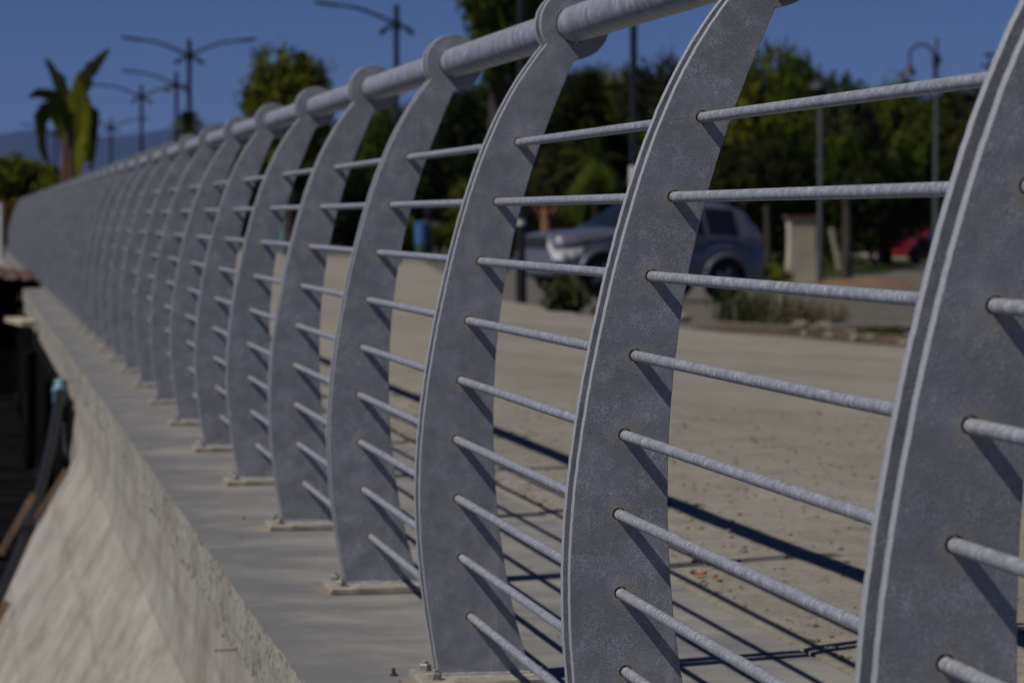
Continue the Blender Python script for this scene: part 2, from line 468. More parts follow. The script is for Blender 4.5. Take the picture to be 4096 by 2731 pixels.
# ---- strip of dirt beside the plaza, lawns, chalk line
def strip(name, pts, mat, lift=0.012, jag=0.08, sub=10, thick=False):
    """closed outline of picture points -> a sheet draped over the land"""
    P = [cast(u, v) for u, v in pts]
    bm = bmesh.new(); out = []
    for a, b2 in zip(P, P[1:] + P[:1]):
        for i in range(sub):
            q = a.lerp(b2, i / sub)
            j = jag * (a - b2).length / sub
            out.append(bm.verts.new((q.x + random.uniform(-j, j), q.y + random.uniform(-j, j), 0)))
    f = bm.faces.new(out)
    bmesh.ops.triangulate(bm, faces=[f])
    for _ in range(2): bmesh.ops.subdivide_edges(bm, edges=bm.edges[:], cuts=1, use_grid_fill=True)
    for v in bm.verts: v.co.z = land(v.co.x, v.co.y) + lift
    me = bpy.data.meshes.new(name); bm.to_mesh(me); bm.free()
    for p in me.polygons: p.use_smooth = True
    o = link(name, me, mat); o['kind'] = 'structure'
    return o
mb = MB(); rows = []
y = 8.0
while y < 25.5:
    e = edge_x(y) - 0.05
    wd = 1.5 + 0.4 * seg_noise(y, 2, 0, 0.7)
    rows.append([(e + wd*i/6, y + 3.2*i/6, land(e + wd*i/6, y) + 0.016 + 0.035*math.sin(math.pi*i/6)*(1 + seg_noise(y*2, i, 0, 1.0))) for i in range(7)])
    y += 0.25
mb.grid(rows)
structure('dirt_verge', mb, M_DIRT)
strip('lawn', [(2990, 1050), (3080, 1022), (3400, 1025), (3560, 1075), (3420, 1105), (3200, 1110), (3020, 1090)], M_GRASS, 0.05, 0.6)
strip('lawn', [(1000, 998), (1120, 999), (1324, 1006), (1640, 1018), (1900, 1010), (2200, 990), (2200, 965), (1500, 962), (1000, 968)], M_GRASS, 0.05, 0.3)
mb = MB(); A = cast(2990, 1418); B = cast(3600, 1447); C = cast(4096, 1475)
pts = [A.lerp(B, i/20) for i in range(20)] + [B.lerp(C, i/8) for i in range(9)]
mb.grid([[(p.x, p.y - 0.045 + 0.01*seg_noise(p.x*4), gz(p.x, p.y) + 0.006), (p.x, p.y + 0.045 + 0.01*seg_noise(p.x*5, 3), gz(p.x, p.y) + 0.006)] for p in pts])
structure('ground_line', mb, M_LINE)
# mound of red earth
c = cast(3450, 1140)
mb = MB(); rows = []
for i in range(25):
    r = []
    for j in range(25):
        x = -1.5 + 3.0*i/24; yy = -2.2 + 4.4*j/24
        q = max(0, 1 - (x/1.4)**2 - (yy/2.0)**2)
        r.append((x, yy, -0.05 + 0.24*q**0.7 * (1 + 0.35*seg_noise(x, yy, 0, 0.9)) + 0.02*seg_noise(x, yy, 2, 5)))
    rows.append(r)
mb.grid(rows)
o = mb.build('earth_mound', M_CLAY); o.location = (c.x, c.y, land(c.x, c.y)); o.rotation_euler[2] = -0.25
tag(o, 'low mound of orange red earth beside the grey road', 'mound')
# ---- mountain across the water
mb = MB(); rows = []
for i in range(90):
    u = -700 + i * 24
    if u < 420: t = 545 - 28*math.exp(-((u-150)/140)**2)
    else: t = 545 - 50*(1-math.exp(-((u-420)/260)**2))
    t += 6*seg_noise(u, 0, 0, 0.02) + 4*seg_noise(u, 3, 0, 0.06)
    if u > 1000: t += (u-1000)*0.35
    r = []
    for j in range(9):
        d = 15600 + j*320
        p = at(u, 868, d)
        zt = at(u, t, 18100).z
        f = j/8
        r.append((p.x, p.y, -2.2 + (zt+2.2)*(f**0.8) * (1 + 0.25*(1-f)*seg_noise(u, j*30, 0, 0.03))))
    rows.append(r)
mb.grid(rows)
structure('mountain', mb, M_ROCKHILL)

# ================================================================== RETAINING WALL
wall = empty('retaining_wall', (0, 0, 0), 'pale concrete retaining wall with rough lip and flared foot under the steel railing', 'wall')
X0, X1 = -0.285, 0.722
mb = MB(); rows = []; y = -8.0
yl = []
while y < 66.2:
    yl.append(y); y += 0.02 if y < 6 else (0.04 if y < 14 else 0.25)
def lipx(y, z):
    a = 0.004*seg_noise(y, z, 0, 1.1) + 0.0022*seg_noise(y, z*2, 7, 12) + 0.0022*seg_noise(y, z*3, 9, 45)
    return X0 + a
for y in yl:
    r = []
    x0 = lipx(y, 0)
    chip = max(0, seg_noise(y, 0, 21, 9) - .25) * 0.016 + max(0, seg_noise(y, 0, 31, 38)) * 0.006
    n = 10
    for i in range(n + 1):
        x = x0 + chip + (X1 - x0 - chip) * (i/n)
        r.append((x, y, G + (0.0 if i else -0.002) + 0.0012*seg_noise(x, y, 0, 3)))
    r.append((X1, y, G - 0.16))
    rows.append(r)
mb.grid(rows)
mb.build('ledge', M_TOP, wall, smooth=45)
mb = MB(); rows = []
for y in yl:
    r = []
    x0 = lipx(y, 0); chip = max(0, seg_noise(y, 0, 21, 9) - .25) * 0.016 + max(0, seg_noise(y, 0, 31, 38)) * 0.006
    zb = -0.165 - 0.030*seg_noise(y, 0, 40, 1.2) - 0.016*seg_noise(y, 0, 44, 6) - 0.008*seg_noise(y, 0, 47, 25)
    r.append((x0 + chip, y, G - 0.002))
    for k in range(1, 8):
        z = G - 0.006 + (zb - G) * k/7
        pit = max(0, seg_noise(y, z, 50, 22) - 0.25)*0.03
        r.append((lipx(y, z) + pit - 0.002*k/7, y, z))
    r.append((X0 + 0.028, y, zb - 0.012))
    rows.append(r)
mb.grid(rows)
mb.build('lip', M_LIP, wall, smooth=50)
mb = MB(); rows = []
ya = [q for q in yl if q < 66]
for y in ya:
    r = [(X0 + 0.018 + 0.002*seg_noise(y, 0, 3, 6), y, -0.11)]
    for k in range(1, 9):
        z = -0.11 + (-0.455 + 0.11) * k/8
        r.append((X0 + 0.018 - 0.022*(k/8)**3 + 0.004*seg_noise(y, z*2, 60, 3), y, z))
    if y > 11.55:
        for z in (-1.0, -2.3): r.append((X0 - 0.006, y, z))
        r += [r[-1]]*0
    else:
        r.append((X0 - 0.012, y, -0.475)); r.append((X0 + 0.012, y, -0.60))
    rows.append(r)
mb.grid(rows)
mb.build('wall_face', M_FACE, wall, smooth=50)
mb = MB(); rows = []; y = -8.0
while y <= 11.5:
    r = []
    for k in range(17):
        f = k/16; z = -0.47 - 1.75*f
        x = X0 - 0.004 - (1.75*f)/1.7
        dz = 0.004*seg_noise(x*2, y, 70, 2.2) + 0.0015*seg_noise(y, z, 71, 9)
        if k <= 1: dz += 0.007*seg_noise(y, k, 72, 6)
        r.append((x + dz, y, z))
    rows.append(r); y += 0.06
mb.grid(rows)
ny = len(rows)
# end face of the apron
mb.quad((X0 - 0.004, 11.5, -0.47), (X0 - 1.033, 11.5, -2.22), (X0 + 0.1, 11.5, -2.22), (X0 + 0.1, 11.5, -0.47))
mb.build('apron', M_FACE, wall, smooth=50)
# rusty nail and board scar on the wall, stud on the ledge
def on_x(u, v, X):
    d = ray(u, v); t = (X - CAM.x) / d.x; return CAM + d*t
p = on_x(925, 2598, X0 - 0.002)
mb = MB(); mb.tube([p + Vector((0.01, 0, 0)), p + Vector((-0.035, -0.002, 0.0))], 0.0016, 8)
mb.tube([p + Vector((-0.035, -0.002, 0)), p + Vector((-0.037, -0.002, 0))], 0.004, 8)
tag(mb.build('nail', M_RUST), 'rusty nail sticking out of the pale wall face below the ledge', 'nail')
p = Vector((-0.108, 0.115, G))
mb = MB(); mb.lathe([(0.0075, 0.0), (0.0075, 0.003), (0.0035, 0.004), (0.0032, 0.014), (0.002, 0.015)], 12)
o = mb.build('anchor_stud', M_STUD); o.location = p; o.rotation_euler = (0.05, -0.08, 0)
tag(o, 'short dark steel stud standing loose on the ledge beside the focused post foot', 'stud')

# ================================================================== RAILING
DC = (0.2113, 1.1745); DR = 0.0645
Lc = [0.7408, -1.8171, 1.5149, -0.1738, -0.1509, -0.0436]
Rc = [-0.1176, 0.379, -0.4135, 0.5155, -0.3262, 0.1264]
def poly(c, z):
    r = 0
    for q in c: r = r*z + q
    return r
def outline(seed):
    rnd = random.Random(seed); P = []
    n = 110
    for i in range(n + 1):
        z = -0.011 + (1.1372 + 0.011) * i/n
        P.append((poly(Lc, z), z))
    a0 = math.atan2(1.1372 - DC[1], poly(Lc, 1.1372) - DC[0]); a1 = math.atan2(1.1100 - DC[1], 0.2100 - DC[0])
    a0 += 2*math.pi if a0 < 0 else 0; a1 += 2*math.pi if a1 < 0 else 0
    # go over the top, clockwise
    if a1 > a0: a1 -= 2*math.pi
    for i in range(1, 49):
        a = a0 + (a1 - a0) * i/48
        P.append((DC[0] + DR*math.cos(a), DC[1] + DR*math.sin(a)))
    for i in range(1, n + 1):
        z = 1.1100 + (-0.011 - 1.1100) * i/n
        x = poly(Rc, z)
        if z > 1.0: x = x + (0.2100 - poly(Rc, 1.11)) * ((z-1.0)/0.11)**2
        P.append((x, z))
    Q = []
    for k, (x, z) in enumerate(P):
        j = 0.00035
        Q.append((x + rnd.uniform(-j, j), z + (rnd.uniform(-j, j) if 2 < k < len(P)-3 else 0)))
    return Q
def plate_mesh(name, seed, y0, thick, fine=True):
    cu = bpy.data.curves.new('tmp', 'CURVE'); cu.dimensions = '2D'; cu.fill_mode = 'BOTH'
    cu.extrude = thick/2 - 0.0010; cu.bevel_depth = 0.0010; cu.bevel_resolution = 1; cu.offset = -0.0010
    def spl(pts):
        s = cu.splines.new('POLY'); s.points.add(len(pts)-1); s.use_cyclic_u = True
        for p, q in zip(s.points, pts): p.co = (q[0], q[1], 0, 1)
    O = outline(seed)
    if not fine: O = O[::3]
    spl(O)
    def ring(cx, cz, r, n): spl([(cx + r*math.cos(2*math.pi*k/n), cz - r*math.sin(2*math.pi*k/n)) for k in range(n)])
    for i in range(1, 10): ring(HX[i], hz(i), 0.0090, 24 if fine else 10)
    ring(DC[0], DC[1], 0.0352, 48 if fine else 20)
    o = bpy.data.objects.new('tmp', cu); COL.objects.link(o)
    dg = bpy.context.evaluated_depsgraph_get()
    me = bpy.data.meshes.new_from_object(o.evaluated_get(dg))
    COL.objects.unlink(o); bpy.data.objects.remove(o)
    return [(v.co.x, y0 - v.co.z, v.co.y) for v in me.vertices], [tuple(p.vertices) for p in me.polygons]
def post_mesh(seed, fine=True):
    mb = MB()
    for y0, s in ((0.008, seed), (0.059, seed + 50)):
        v, f = plate_mesh('p', s, y0, 0.016, fine)
        n = len(mb.v); mb.v += v; mb.f += [tuple(n+i for i in q) for q in f]
    # weld bead along the foot
    return mb.mesh('post', 30)
railing = empty('railing', (0, 0, 0), 'long galvanised steel railing with curved plate posts, handrail and thin rods along the ledge', 'railing')
POSTS = [post_mesh(1), post_mesh(2), post_mesh(3)]
POST_FAR = post_mesh(9, False)
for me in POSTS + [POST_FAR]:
    me.materials.append(M_PLATE); me.materials.append(M_LIT_EDGE)
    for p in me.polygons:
        if abs(p.normal.y) < 0.6: p.material_index = 1  # edge faces get the paler colour that stands in for sunlight
bmx = MB()
mbp = MB(); mbp.box((0.040, 0.0025, -0.019), (0.25, 0.175, 0.016))
me_base = mbp.mesh('base_plate', 35)
bm = bmesh.new(); bm.from_mesh(me_base); bmesh.ops.bevel(bm, geom=bm.edges[:], offset=0.0025, segments=2, affect='EDGES'); bm.to_mesh(me_base); bm.free()
M_BASE = concrete('dusty_base_plate', 0.40, 'face')
M_BASE = flat_mat('dust_caked_base_plate', (0.36, 0.335, 0.295), 0.8, 0.0, 0.35, 26, 0.3, 0.002)
me_base.materials.append(M_BASE)
mbb = MB()
mbb.lathe([(0.017, -0.0115), (0.017, -0.0095)], 20)
n0 = len(mbb.v)
mbb.lathe([(0.0115, -0.0095), (0.0122, -0.0075), (0.0122, 0.0005), (0.0108, 0.0022)], 6)
mbb.lathe([(0.0062, 0.002), (0.0060, 0.007), (0.0050, 0.008)], 12)
me_bolt = mbb.mesh('bolt', 30); me_bolt.materials.append(M_BOLT)
mw = MB()
for y0 in (-0.003, 0.070):
    pts = []
    for i in range(40):
        x = -0.040 + 0.168*i/39
        pts.append((x, y0 + random.uniform(-.0006, .0006), -0.0105 + random.uniform(-.0008, .0008)))
    mw.tube(pts, 0.0042, 8)
me_weld = mw.mesh('weld', 60); me_weld.materials.append(M_PLATE)
FIRST, LAST = -2, 48
for k in range(FIRST, LAST + 1):
    y = (k - 2) * SP
    me = POSTS[k % 3] if k < 16 else POST_FAR
    o = link('post', me, None, railing); o.location = (0.003*math.sin(k*1.7) if k > 8 else 0, y, 0)
    o2 = link('base_plate', me_base, None, o); o2.rotation_euler = (0, 0, 0.01*math.sin(k*2.3))
    if k < 16:
        link('weld_bead', me_weld, None, o)
        for bx, by in ((-0.058, 0.060), (-0.056, -0.050), (0.138, 0.060), (0.136, -0.052)):
            b2 = link('bolt', me_bolt, None, o); b2.location = (bx, by, 0); b2.rotation_euler = (0, 0, random.uniform(0, 1))
YA, YB = (FIRST-2)*SP - 0.05, (LAST-2)*SP + 0.12
def long_tube(x, z, r, seg, wob=0.0006):
    mb = MB(); pts = []; y = YA
    while y < YB:
        pts.append((x + wob*seg_noise(y, x*30, z*10, 0.9), y, z + wob*seg_noise(y, x*20, z*7 + 9, 0.9))); y += 0.2
    pts.append((x, YB, z)); mb.tube(pts, r, seg); return mb
for i in range(1, 10):
    long_tube(HX[i] + 0.0006, hz(i) - 0.0008, 0.0075, 24).build('rod', M_ROD, railing, 60)
hr = long_tube(DC[0], DC[1], 0.0335, 48, 0.0003).build('handrail', M_PIPE, railing, 60)
mb = MB(); mb.tube([(DC[0], 0.078, DC[1]), (DC[0], 0.118, DC[1])], 0.0342, 48)
mb.build('sleeve', M_SLEEVE, hr, 40)

# ================================================================== THINGS DOWN BY THE WALL ON THE LEFT
# dark timber deck
mb = MB(); y = 11.9; 
while y < 64:
    wd = 0.26
    mb.box((-3.2 + 0.02*random.random(), y + wd/2, -1.32 + random.uniform(-.012, .012)), (5.6, wd - 0.03, 0.05)); y += wd
deck = empty('timber_deck', (-3.2, 12, -1.32), 'dark tarred timber deck below the retaining wall', 'deck')
mb2 = MB()
for x in (-0.7, -2.2, -4.0, -5.7):
    mb2.box((x, 38, -1.42), (0.12, 52, 0.14))
for nm, q in (('boards', mb), ('joists', mb2)):
    o = q.build(nm, M_TIMBER, None); o.parent = deck; o.matrix_parent_inverse = Matrix.Translation((3.2, -12, 1.32))
for k, yy in enumerate((14, 22, 32, 44, 58)):
    for x in (-0.7, -5.7):
        q = MB(); q.box((x, yy, -2.05), (0.18, 0.18, 1.12)); o = q.build('pile', M_TIMBER); o.parent = deck; o.matrix_parent_inverse = Matrix.Translation((3.2, -12, 1.32))
# posts leaning against the wall
def thing(o, label, cat, group=None): return tag(o, label, cat, group)
q = MB(); q.tube([(-0.40, 15.0, -1.29), (-0.385, 14.9, -0.27)], 0.045, 12)
thing(q.build('mooring_post', M_TIMBER), 'short dark post standing on the deck against the wall, nearest the blue coupling', 'post')
q = MB(); q.tube([(-0.42, 20.2, -1.29), (-0.41, 20.1, -0.30)], 0.055, 12)
thing(q.build('mooring_post', M_TIMBER), 'dark upright post by the wall below the tiled roof, farther of the two', 'post')
q = MB(); y = 13.3
while y < 62:
    q.box((-0.325 + random.uniform(-.006, .006), y, -0.78), (0.05, 0.21, 1.02)); y += 0.235  # near-black boards set just in front of the wall face
thing(q.build('dark_boarding', M_TIMBER), 'row of dark upright boards lining the wall under the lip beyond the blue coupling', 'boarding')
q = MB(); q.box((-0.42, 23.6, -0.17), (0.16, 1.2, 0.045), Matrix.Rotation(0.12, 3, 'Z'))
thing(q.build('pale_slab', M_CREAM), 'pale stone slab projecting from the wall below the tiled roof', 'slab')
# pipe with blue coupling
hose = empty('drain_pipe', (-0.36, 13.1, -0.25), 'black drain pipe with a blue coupling sloping down the wall foot', 'pipe')
q = MB()
p0 = Vector((-0.36, 13.0, -0.24)); p1 = Vector((-0.44, 12.0, -0.62)); p2 = Vector((-0.60, 11.2, -1.0)); p3 = Vector((-0.80, 10.6, -1.28))
pts = []
for i in range(25):
    t = i/24; pts.append(((1-t)**3)*p0 + 3*t*(1-t)**2*p1 + 3*t*t*(1-t)*p2 + t**3*p3)
q.tube([v - Vector((-0.36, 13.1, -0.25)) for v in pts], 0.030, 14); q.build('pipe', M_HOSE, hose)
q = MB(); q.tube([(0.012, 0.02, 0.07), (0.0, -0.05, -0.06)], 0.042, 16); q.tube([(0.008, 0.0, 0.03), (0.004, -0.02, -0.005)], 0.050, 16); q.build('coupling', M_BLUE, hose)
q = MB(); pts = [(-0.31 - 0.05*math.sin(t*1.6), 11.9 + 0.3*t, -0.28 - 0.28*math.sin(t*math.pi*0.9)) for t in [i/16 for i in range(17)]]
q.tube(pts, 0.010, 8); thing(q.build('cable_loop', M_HOSE), 'thin black cable loop hanging on the pale wall beside the drain pipe', 'cable')
for (ua, va, ub, vb, lab, yy) in ((137, 1975, 0, 2215, 'light brown stick lying along the edge of the dark pit, left of the drain pipe', 11.35), (270, 1880, 145, 2075, 'brown stick lying along the top of the concrete apron, right of the drain pipe', 11.42), (30, 2405, -90, 2620, 'broken brown stick at the lower left on the apron', 9.6)):
    def on_y(u, v, Y):
        d = ray(u, v); return CAM + d*((Y - CAM.y)/d.y)
    a = on_y(ua, va, yy); b2 = on_y(ub, vb, yy)
    q = MB(); q.box((0, 0, 0), ((a-b2).length, 0.03, 0.035))
    o = q.build('stick', M_WOOD); o.location = (a+b2)/2
    o.rotation_euler = (a-b2).to_track_quat('X', 'Z').to_euler()
    thing(o, lab, 'stick')
# tiled lean-to roof
hut = empty('tiled_shelter', (-0.6, 33, -1.3), 'low shelter with a red brown tiled roof against the far end of the ledge', 'shelter')
q = MB(); rows = []
for i in range(61):
    x = -2.6 + 2.5*i/60
    rows.append([(x + 0.6, yy - 33, 1.3 + (0.26 - 0.22*((x+2.6)/2.5)**1.5) + 0.035*abs(math.sin(i*math.pi/4)) + 0.05*((yy-31)/4) - 0.0) for yy in [31 + 0.4*j for j in range(11)]])
q.grid(rows); q.build('tiled_roof', M_TILE, hut)
q = MB(); q.box((-0.77, 0, 0.66), (2.08, 3.5, 1.3)); q.box((0.40, 0, 1.31), (0.24, 3.5, 0.05)); q.build('dark_frame', M_TIMBER, hut)
q = MB(); q.tube([(-0.05, -2.2, 0.0), (-0.05, -2.2, 1.22)], 0.035, 10); q.build('white_post', M_WHITE, hut)

# small stones scattered on gravel and along its edges
def pebbles(name, n, fn, mat, seed, s0, s1):
    rnd = random.Random(seed); mb = MB()
    base = []
    bm = bmesh.new(); bmesh.ops.create_icosphere(bm, subdivisions=1, radius=1)
    V = [v.co.copy() for v in bm.verts]; F = [tuple(v.index for v in f.verts) for f in bm.faces]; bm.free()
    for _ in range(n):
        x, y, z = fn(rnd); s = s0 + (s1 - s0) * rnd.random()**4
        sx, sy, sz = s*rnd.uniform(.7, 1.3), s*rnd.uniform(.7, 1.3), s*rnd.uniform(.4, .8)
        a = rnd.uniform(0, 6.28); ca, sa = math.cos(a), math.sin(a); n0 = len(mb.v)
        for v in V:
            px, py = v.x*sx*rnd.uniform(.8, 1.2), v.y*sy
            mb.v.append((x + px*ca - py*sa, y + px*sa + py*ca, z + v.z*sz + sz*0.3))
        mb.f += [tuple(n0 + i for i in f) for f in F]
    o = mb.build(name, mat, smooth=20); o['kind'] = 'stuff'; return o
def f1(r):
    y = -1.5 + 10*r.random(); x = 0.76 + 4.0*r.random()**1.6; return x, y, gz(x, y) + 0.001
o = pebbles('gravel_stones', 7000, f1, M_STONE, 3, 0.0018, 0.010); tag(o, 'small loose stones scattered over the compacted gravel', 'stones')
def f2(r):
    y = 8.5 + 16*r.random(); x = edge_x(y) + r.uniform(-.1, 1.2); return x, y, land(x, y) + 0.03
o = pebbles('rubble', 420, f2, M_STONE, 5, 0.02, 0.11); tag(o, 'brown rubble and stones along the dirt verge', 'rubble')
def f3(r):
    y = -1 + 7*r.random(); x = -0.24 + 0.9*r.random(); return x, y, G + 0.001
o = pebbles('grit', 90, f3, M_STUD, 8, 0.0012, 0.005); tag(o, 'dark specks of grit on the concrete ledge', 'grit')
LEAFM = flat_mat('dry_leaf', (0.34, 0.12, 0.05), 0.8, 0, 0.3, 40)
for k, (u, v, lab) in enumerate(((2795, 2332, 'small dry orange leaf on the gravel edge, left one of the pair'), (2868, 2348, 'larger dry orange leaf on the gravel edge, right one of the pair'))):
    p = cast(u, v); q = MB(); r = []
    for i in range(7):
        t = i/6; wd = 0.010*math.sin(math.pi*t) + 0.0005
        r.append([((t-.5)*0.045, -wd, 0.006*(t-.3)**2*4), ((t-.5)*0.045, 0, 0.001), ((t-.5)*0.045, wd, 0.008*(t-.5)**2*4 + 0.003)])
    q.grid(r); o = q.build('dry_leaf', LEAFM); o.location = (p.x, p.y, gz(p.x, p.y) + 0.006); o.rotation_euler = (0.15, 0.1, 0.4 + k)
    tag(o, lab, 'leaf')

# ================================================================== STREET LAMPS
def rng(v0, v1, n): return [v0 + (v1 - v0)*i/(n-1) for i in range(n)]
def double_arm_lamp(u, vtop, d, label, yaw=0.0, arms=(1, 1), group='tall street lamps in a row', L=2.45, r=0.085, head=True, near=False):
    b = foot(u, d); H = ztop(vtop, d) - b.z
    root = empty('street_lamp', b, label, 'street lamp', group, yaw)
    q = MB(); q.tube([(0, 0, -0.05), (0, 0, 0.4)], r*1.5, 12); q.tube([(0, 0, 0.35), (0, 0, H)], r, 12); q.build('pole', M_POLE, root)
    zj = H - 0.62
    q = MB(); q.tube([(0, 0, zj - 0.16), (0, 0, zj + 0.16)], r*1.5, 12); q.build('collar', M_POLE, root)
    angs = ([0] if arms[1] else []) + ([math.pi] if arms[0] else [])
    for sg in (-1, 1):
        q = MB(); q.tube([(0, 0, zj + 0.05), (sg*0.24, -0.05, zj - 0.06)], 0.045, 8); st = q.build('short_arm', M_POLE, root)
        q = MB(); q.tube([(sg*0.22, -0.05, zj - 0.05), (sg*0.52, -0.10, zj - 0.27)], [0.06, 0.085], 8); q.build('spot_head', M_POLE, st)
    for a in angs:
        c, s = math.cos(a), math.sin(a); pts = []
        for t in rng(0, 1, 12):
            x = L*0.74*t; z = zj + 0.02 + 0.62*math.sin(t*math.pi/2)**1.0*0.9
            pts.append((x*c, x*s, z))
        q = MB(); q.tube(pts, [0.055 - 0.012*t for t in rng(0, 1, 12)], 8); arm = q.build('arm', M_POLE, root)
        q = MB(); z = pts[-1][2]
        rows = [(L*0.72, 0.035, z), (L*0.78, 0.09, z + 0.02), (L*0.94, 0.10, z + 0.06), (L*1.0, 0.05, z + 0.09)]
        ring = []
        for x, hw, zz in rows:
            ring.append([(x*c - hw*s*k, x*s + hw*c*k, zz + h) for k, h in ((-1, -.05), (1, -.05), (1, .05), (-1, .05), (-1, -.05))])
        q.grid(ring)
        for rr_, rev in ((ring[0], 0), (ring[-1], 1)): q.quad(*rr_[:4])
        q.build('lamp_head', M_POLE, arm)
    return root
double_arm_lamp(760, 160, 110, 'tallest two arm street lamp on the left, both side arms fully in view', 0.02)
double_arm_lamp(708, 290, 137, 'two arm street lamp just left of the tallest one, seen above the small round palm', 0.0, arms=(1, 0))
double_arm_lamp(568, 342, 150, 'two arm street lamp between the banana plant and the small palm, against the mountain', 0.0)
double_arm_lamp(446, 476, 196, 'low distant two arm street lamp right beside the banana plant', 0.0)
double_arm_lamp(225, 500, 215, 'most distant two arm street lamp, half hidden behind the banana plant leaves', 0.0)
o = double_arm_lamp(1587, 22, 92, 'street lamp in the upper middle, long arm left and short stub right', 0.0, (1, 0), L=2.5)
for ch in list(o.children):
    pass
# two slim black poles near the plaza edge, tops above the picture
def tall_pole(u, d, label, wrap=None):
    b = foot(u, d)
    root = empty('street_lamp', b, label, 'street lamp', 'slim black lamp poles by the plaza', 0.3)
    H = 7.6
    q = MB(); q.tube([(0, 0, -0.05), (0, 0, 0.5)], 0.075, 12); q.tube([(0, 0, 0.45), (0, 0, H)], 0.058, 12); q.build('pole', M_POLE, root)
    for a in (0, math.pi):
        c, s = math.cos(a), math.sin(a)
        q = MB(); q.tube([(1.8*t*c, 1.8*t*s, H - .6 + .6*math.sin(t*math.pi/2)) for t in rng(0, 1, 10)], 0.04, 8); arm = q.build('arm', M_POLE, root)
        q = MB(); q.box((2.1*c, 2.1*s, H + 0.03), (0.7, 0.2, 0.09), Matrix.Rotation(a, 3, 'Z')); q.build('lamp_head', M_POLE, arm)
    if wrap:
        z0 = ztop(wrap[1], d) - b.z; z1 = ztop(wrap[0], d) - b.z
        q = MB(); q.tube([(0, 0, z0), (0, 0, z1)], 0.064, 12); q.build('paper_wrap', M_WHITE, root)
    return root
tall_pole(2085, 41, 'slim black lamp pole at the gravel edge left of the silver car', (880, 900))
tall_pole(2533, 47, 'slim black lamp pole above the silver car with white paper wrapped round it', (665, 745))
# right hand lamps
def gooseneck(u, vtop, d, label):
    b = foot(u, d); H = ztop(vtop, d) - b.z
    root = empty('street_lamp', b, label, 'street lamp', None, 0)
    s = d/12000
    q = MB(); q.tube([(0, 0, -0.05), (0, 0, H*0.45), (0, 0, H)], [0.12, 0.10, 0.06], 12); q.build('pole', M_GREYPOLE, root)
    q = MB(); q.tube([(0, 0, H - 105*s), (0, 0, H - 70*s)], 0.16, 12); q.build('collar', M_POLE, root)
    pts = [(-8*s, 0, H - 165*s), (-14*s, 0, H - 60*s)]
    for t in rng(0, math.pi, 14): pts.append((-62*s + 50*s*math.cos(t), 0, H - 72*s + 46*s*math.sin(t)))
    pts.append((-112*s, 0, H - 100*s))
    q = MB(); q.tube(pts, 0.045, 8); arm = q.build('curved_arm', M_POLE, root)
    q = MB(); q.lathe([(0.28, -0.42), (0.24, -0.34), (0.15, -0.2), (0.08, -0.1), (0.05, 0.02), (0.02, 0.06)], 16, c=(-112*s, 0, H - 100*s)); q.build('lamp_shade', M_POLE, arm)
    return root
gooseneck(3743, 155, 108, 'tall lamp post with a curled arm and bell shade at the upper right')
b = foot(3281, 78); H = ztop(330, 78) - b.z
root = empty('street_lamp', b, 'grey lamp post with a conical hat lantern beside the cream pillar', 'street lamp')
q = MB(); q.tube([(0, 0, -0.05), (0, 0, 0.9)], 0.10, 12); q.tube([(0, 0, 0.85), (0, 0, H - 0.5)], 0.065, 12); q.build('pole', M_GREYPOLE, root)
q = MB(); q.lathe([(0.12, H-0.5), (0.17, H-0.46), (0.14, H-0.2), (0.42, H-0.16), (0.40, H-0.12), (0.16, H+0.08), (0.05, H+0.14), (0.03, H+0.22)], 20); q.build('lantern', M_POLE, root)

# ================================================================== TREES
def crown_mesh(seed, n=6500, lobes=13, leaf=0.05, squash=0.85, spread=0.62):
    """unit crown: radius about 1, centre at the origin"""
    r = random.Random(seed); mb = MB(); Ls = []
    for i in range(lobes):
        while True:
            p = Vector((r.uniform(-1, 1), r.uniform(-1, 1), r.uniform(-1, 1)))
            if p.length < 1: break
        p *= spread; p.z *= squash
        Ls.append((p, r.uniform(0.26, 0.46)))
    tot = sum(q[1]**2 for q in Ls)
    for p, R_ in Ls:
        k = int(n * R_**2 / tot)
        # clumps inside each lobe
        cl = [(Vector((r.gauss(0, 1), r.gauss(0, 1), r.gauss(0, 1))).normalized() * R_ * r.uniform(.72, 1.12)) for _ in range(26)]
        for i in range(k):
            c = cl[r.randrange(26)]
            q = p + c*r.uniform(.55, 1.02) + Vector((r.gauss(0, 1), r.gauss(0, 1), r.gauss(0, 1)))*0.055
            nn = (q - p).normalized()*0.6 + Vector((r.gauss(0, 1), r.gauss(0, 1), r.gauss(0, 1)))*0.6; nn.normalize()
            a = nn.orthogonal().normalized(); b = nn.cross(a); t = r.uniform(0, 6.28)
            a2 = a*math.cos(t) + b*math.sin(t); b2 = nn.cross(a2); s = leaf*r.uniform(.6, 1.4)
            q0 = q - a2*s; q1 = q + b2*s*.45; q2 = q + a2*s; q3 = q - b2*s*.45
            m = len(mb.v); mb.v += [tuple(q0), tuple(q1), tuple(q2), tuple(q3)]; mb.f.append((m, m+1, m+2, m+3))
    return mb.mesh('crown', 0)
CR = [crown_mesh(s, 12000, l, lf, sq, .68) for s, l, lf, sq in ((11, 24, .062, .9), (12, 20, .065, 1.0), (13, 28, .058, .85), (14, 22, .066, .95))]
CRD = [crown_mesh(s, 15000, 44, .055, 1.0, .72) for s in (21, 22)]       # dense round crowns
MESHC = {}
def crown_copy(base, leafname):
    k = (base.name, leafname)
    if k not in MESHC:
        m = base.copy(); m.materials.clear(); m.materials.append(LEAVES[leafname]); MESHC[k] = m
    return MESHC[k]
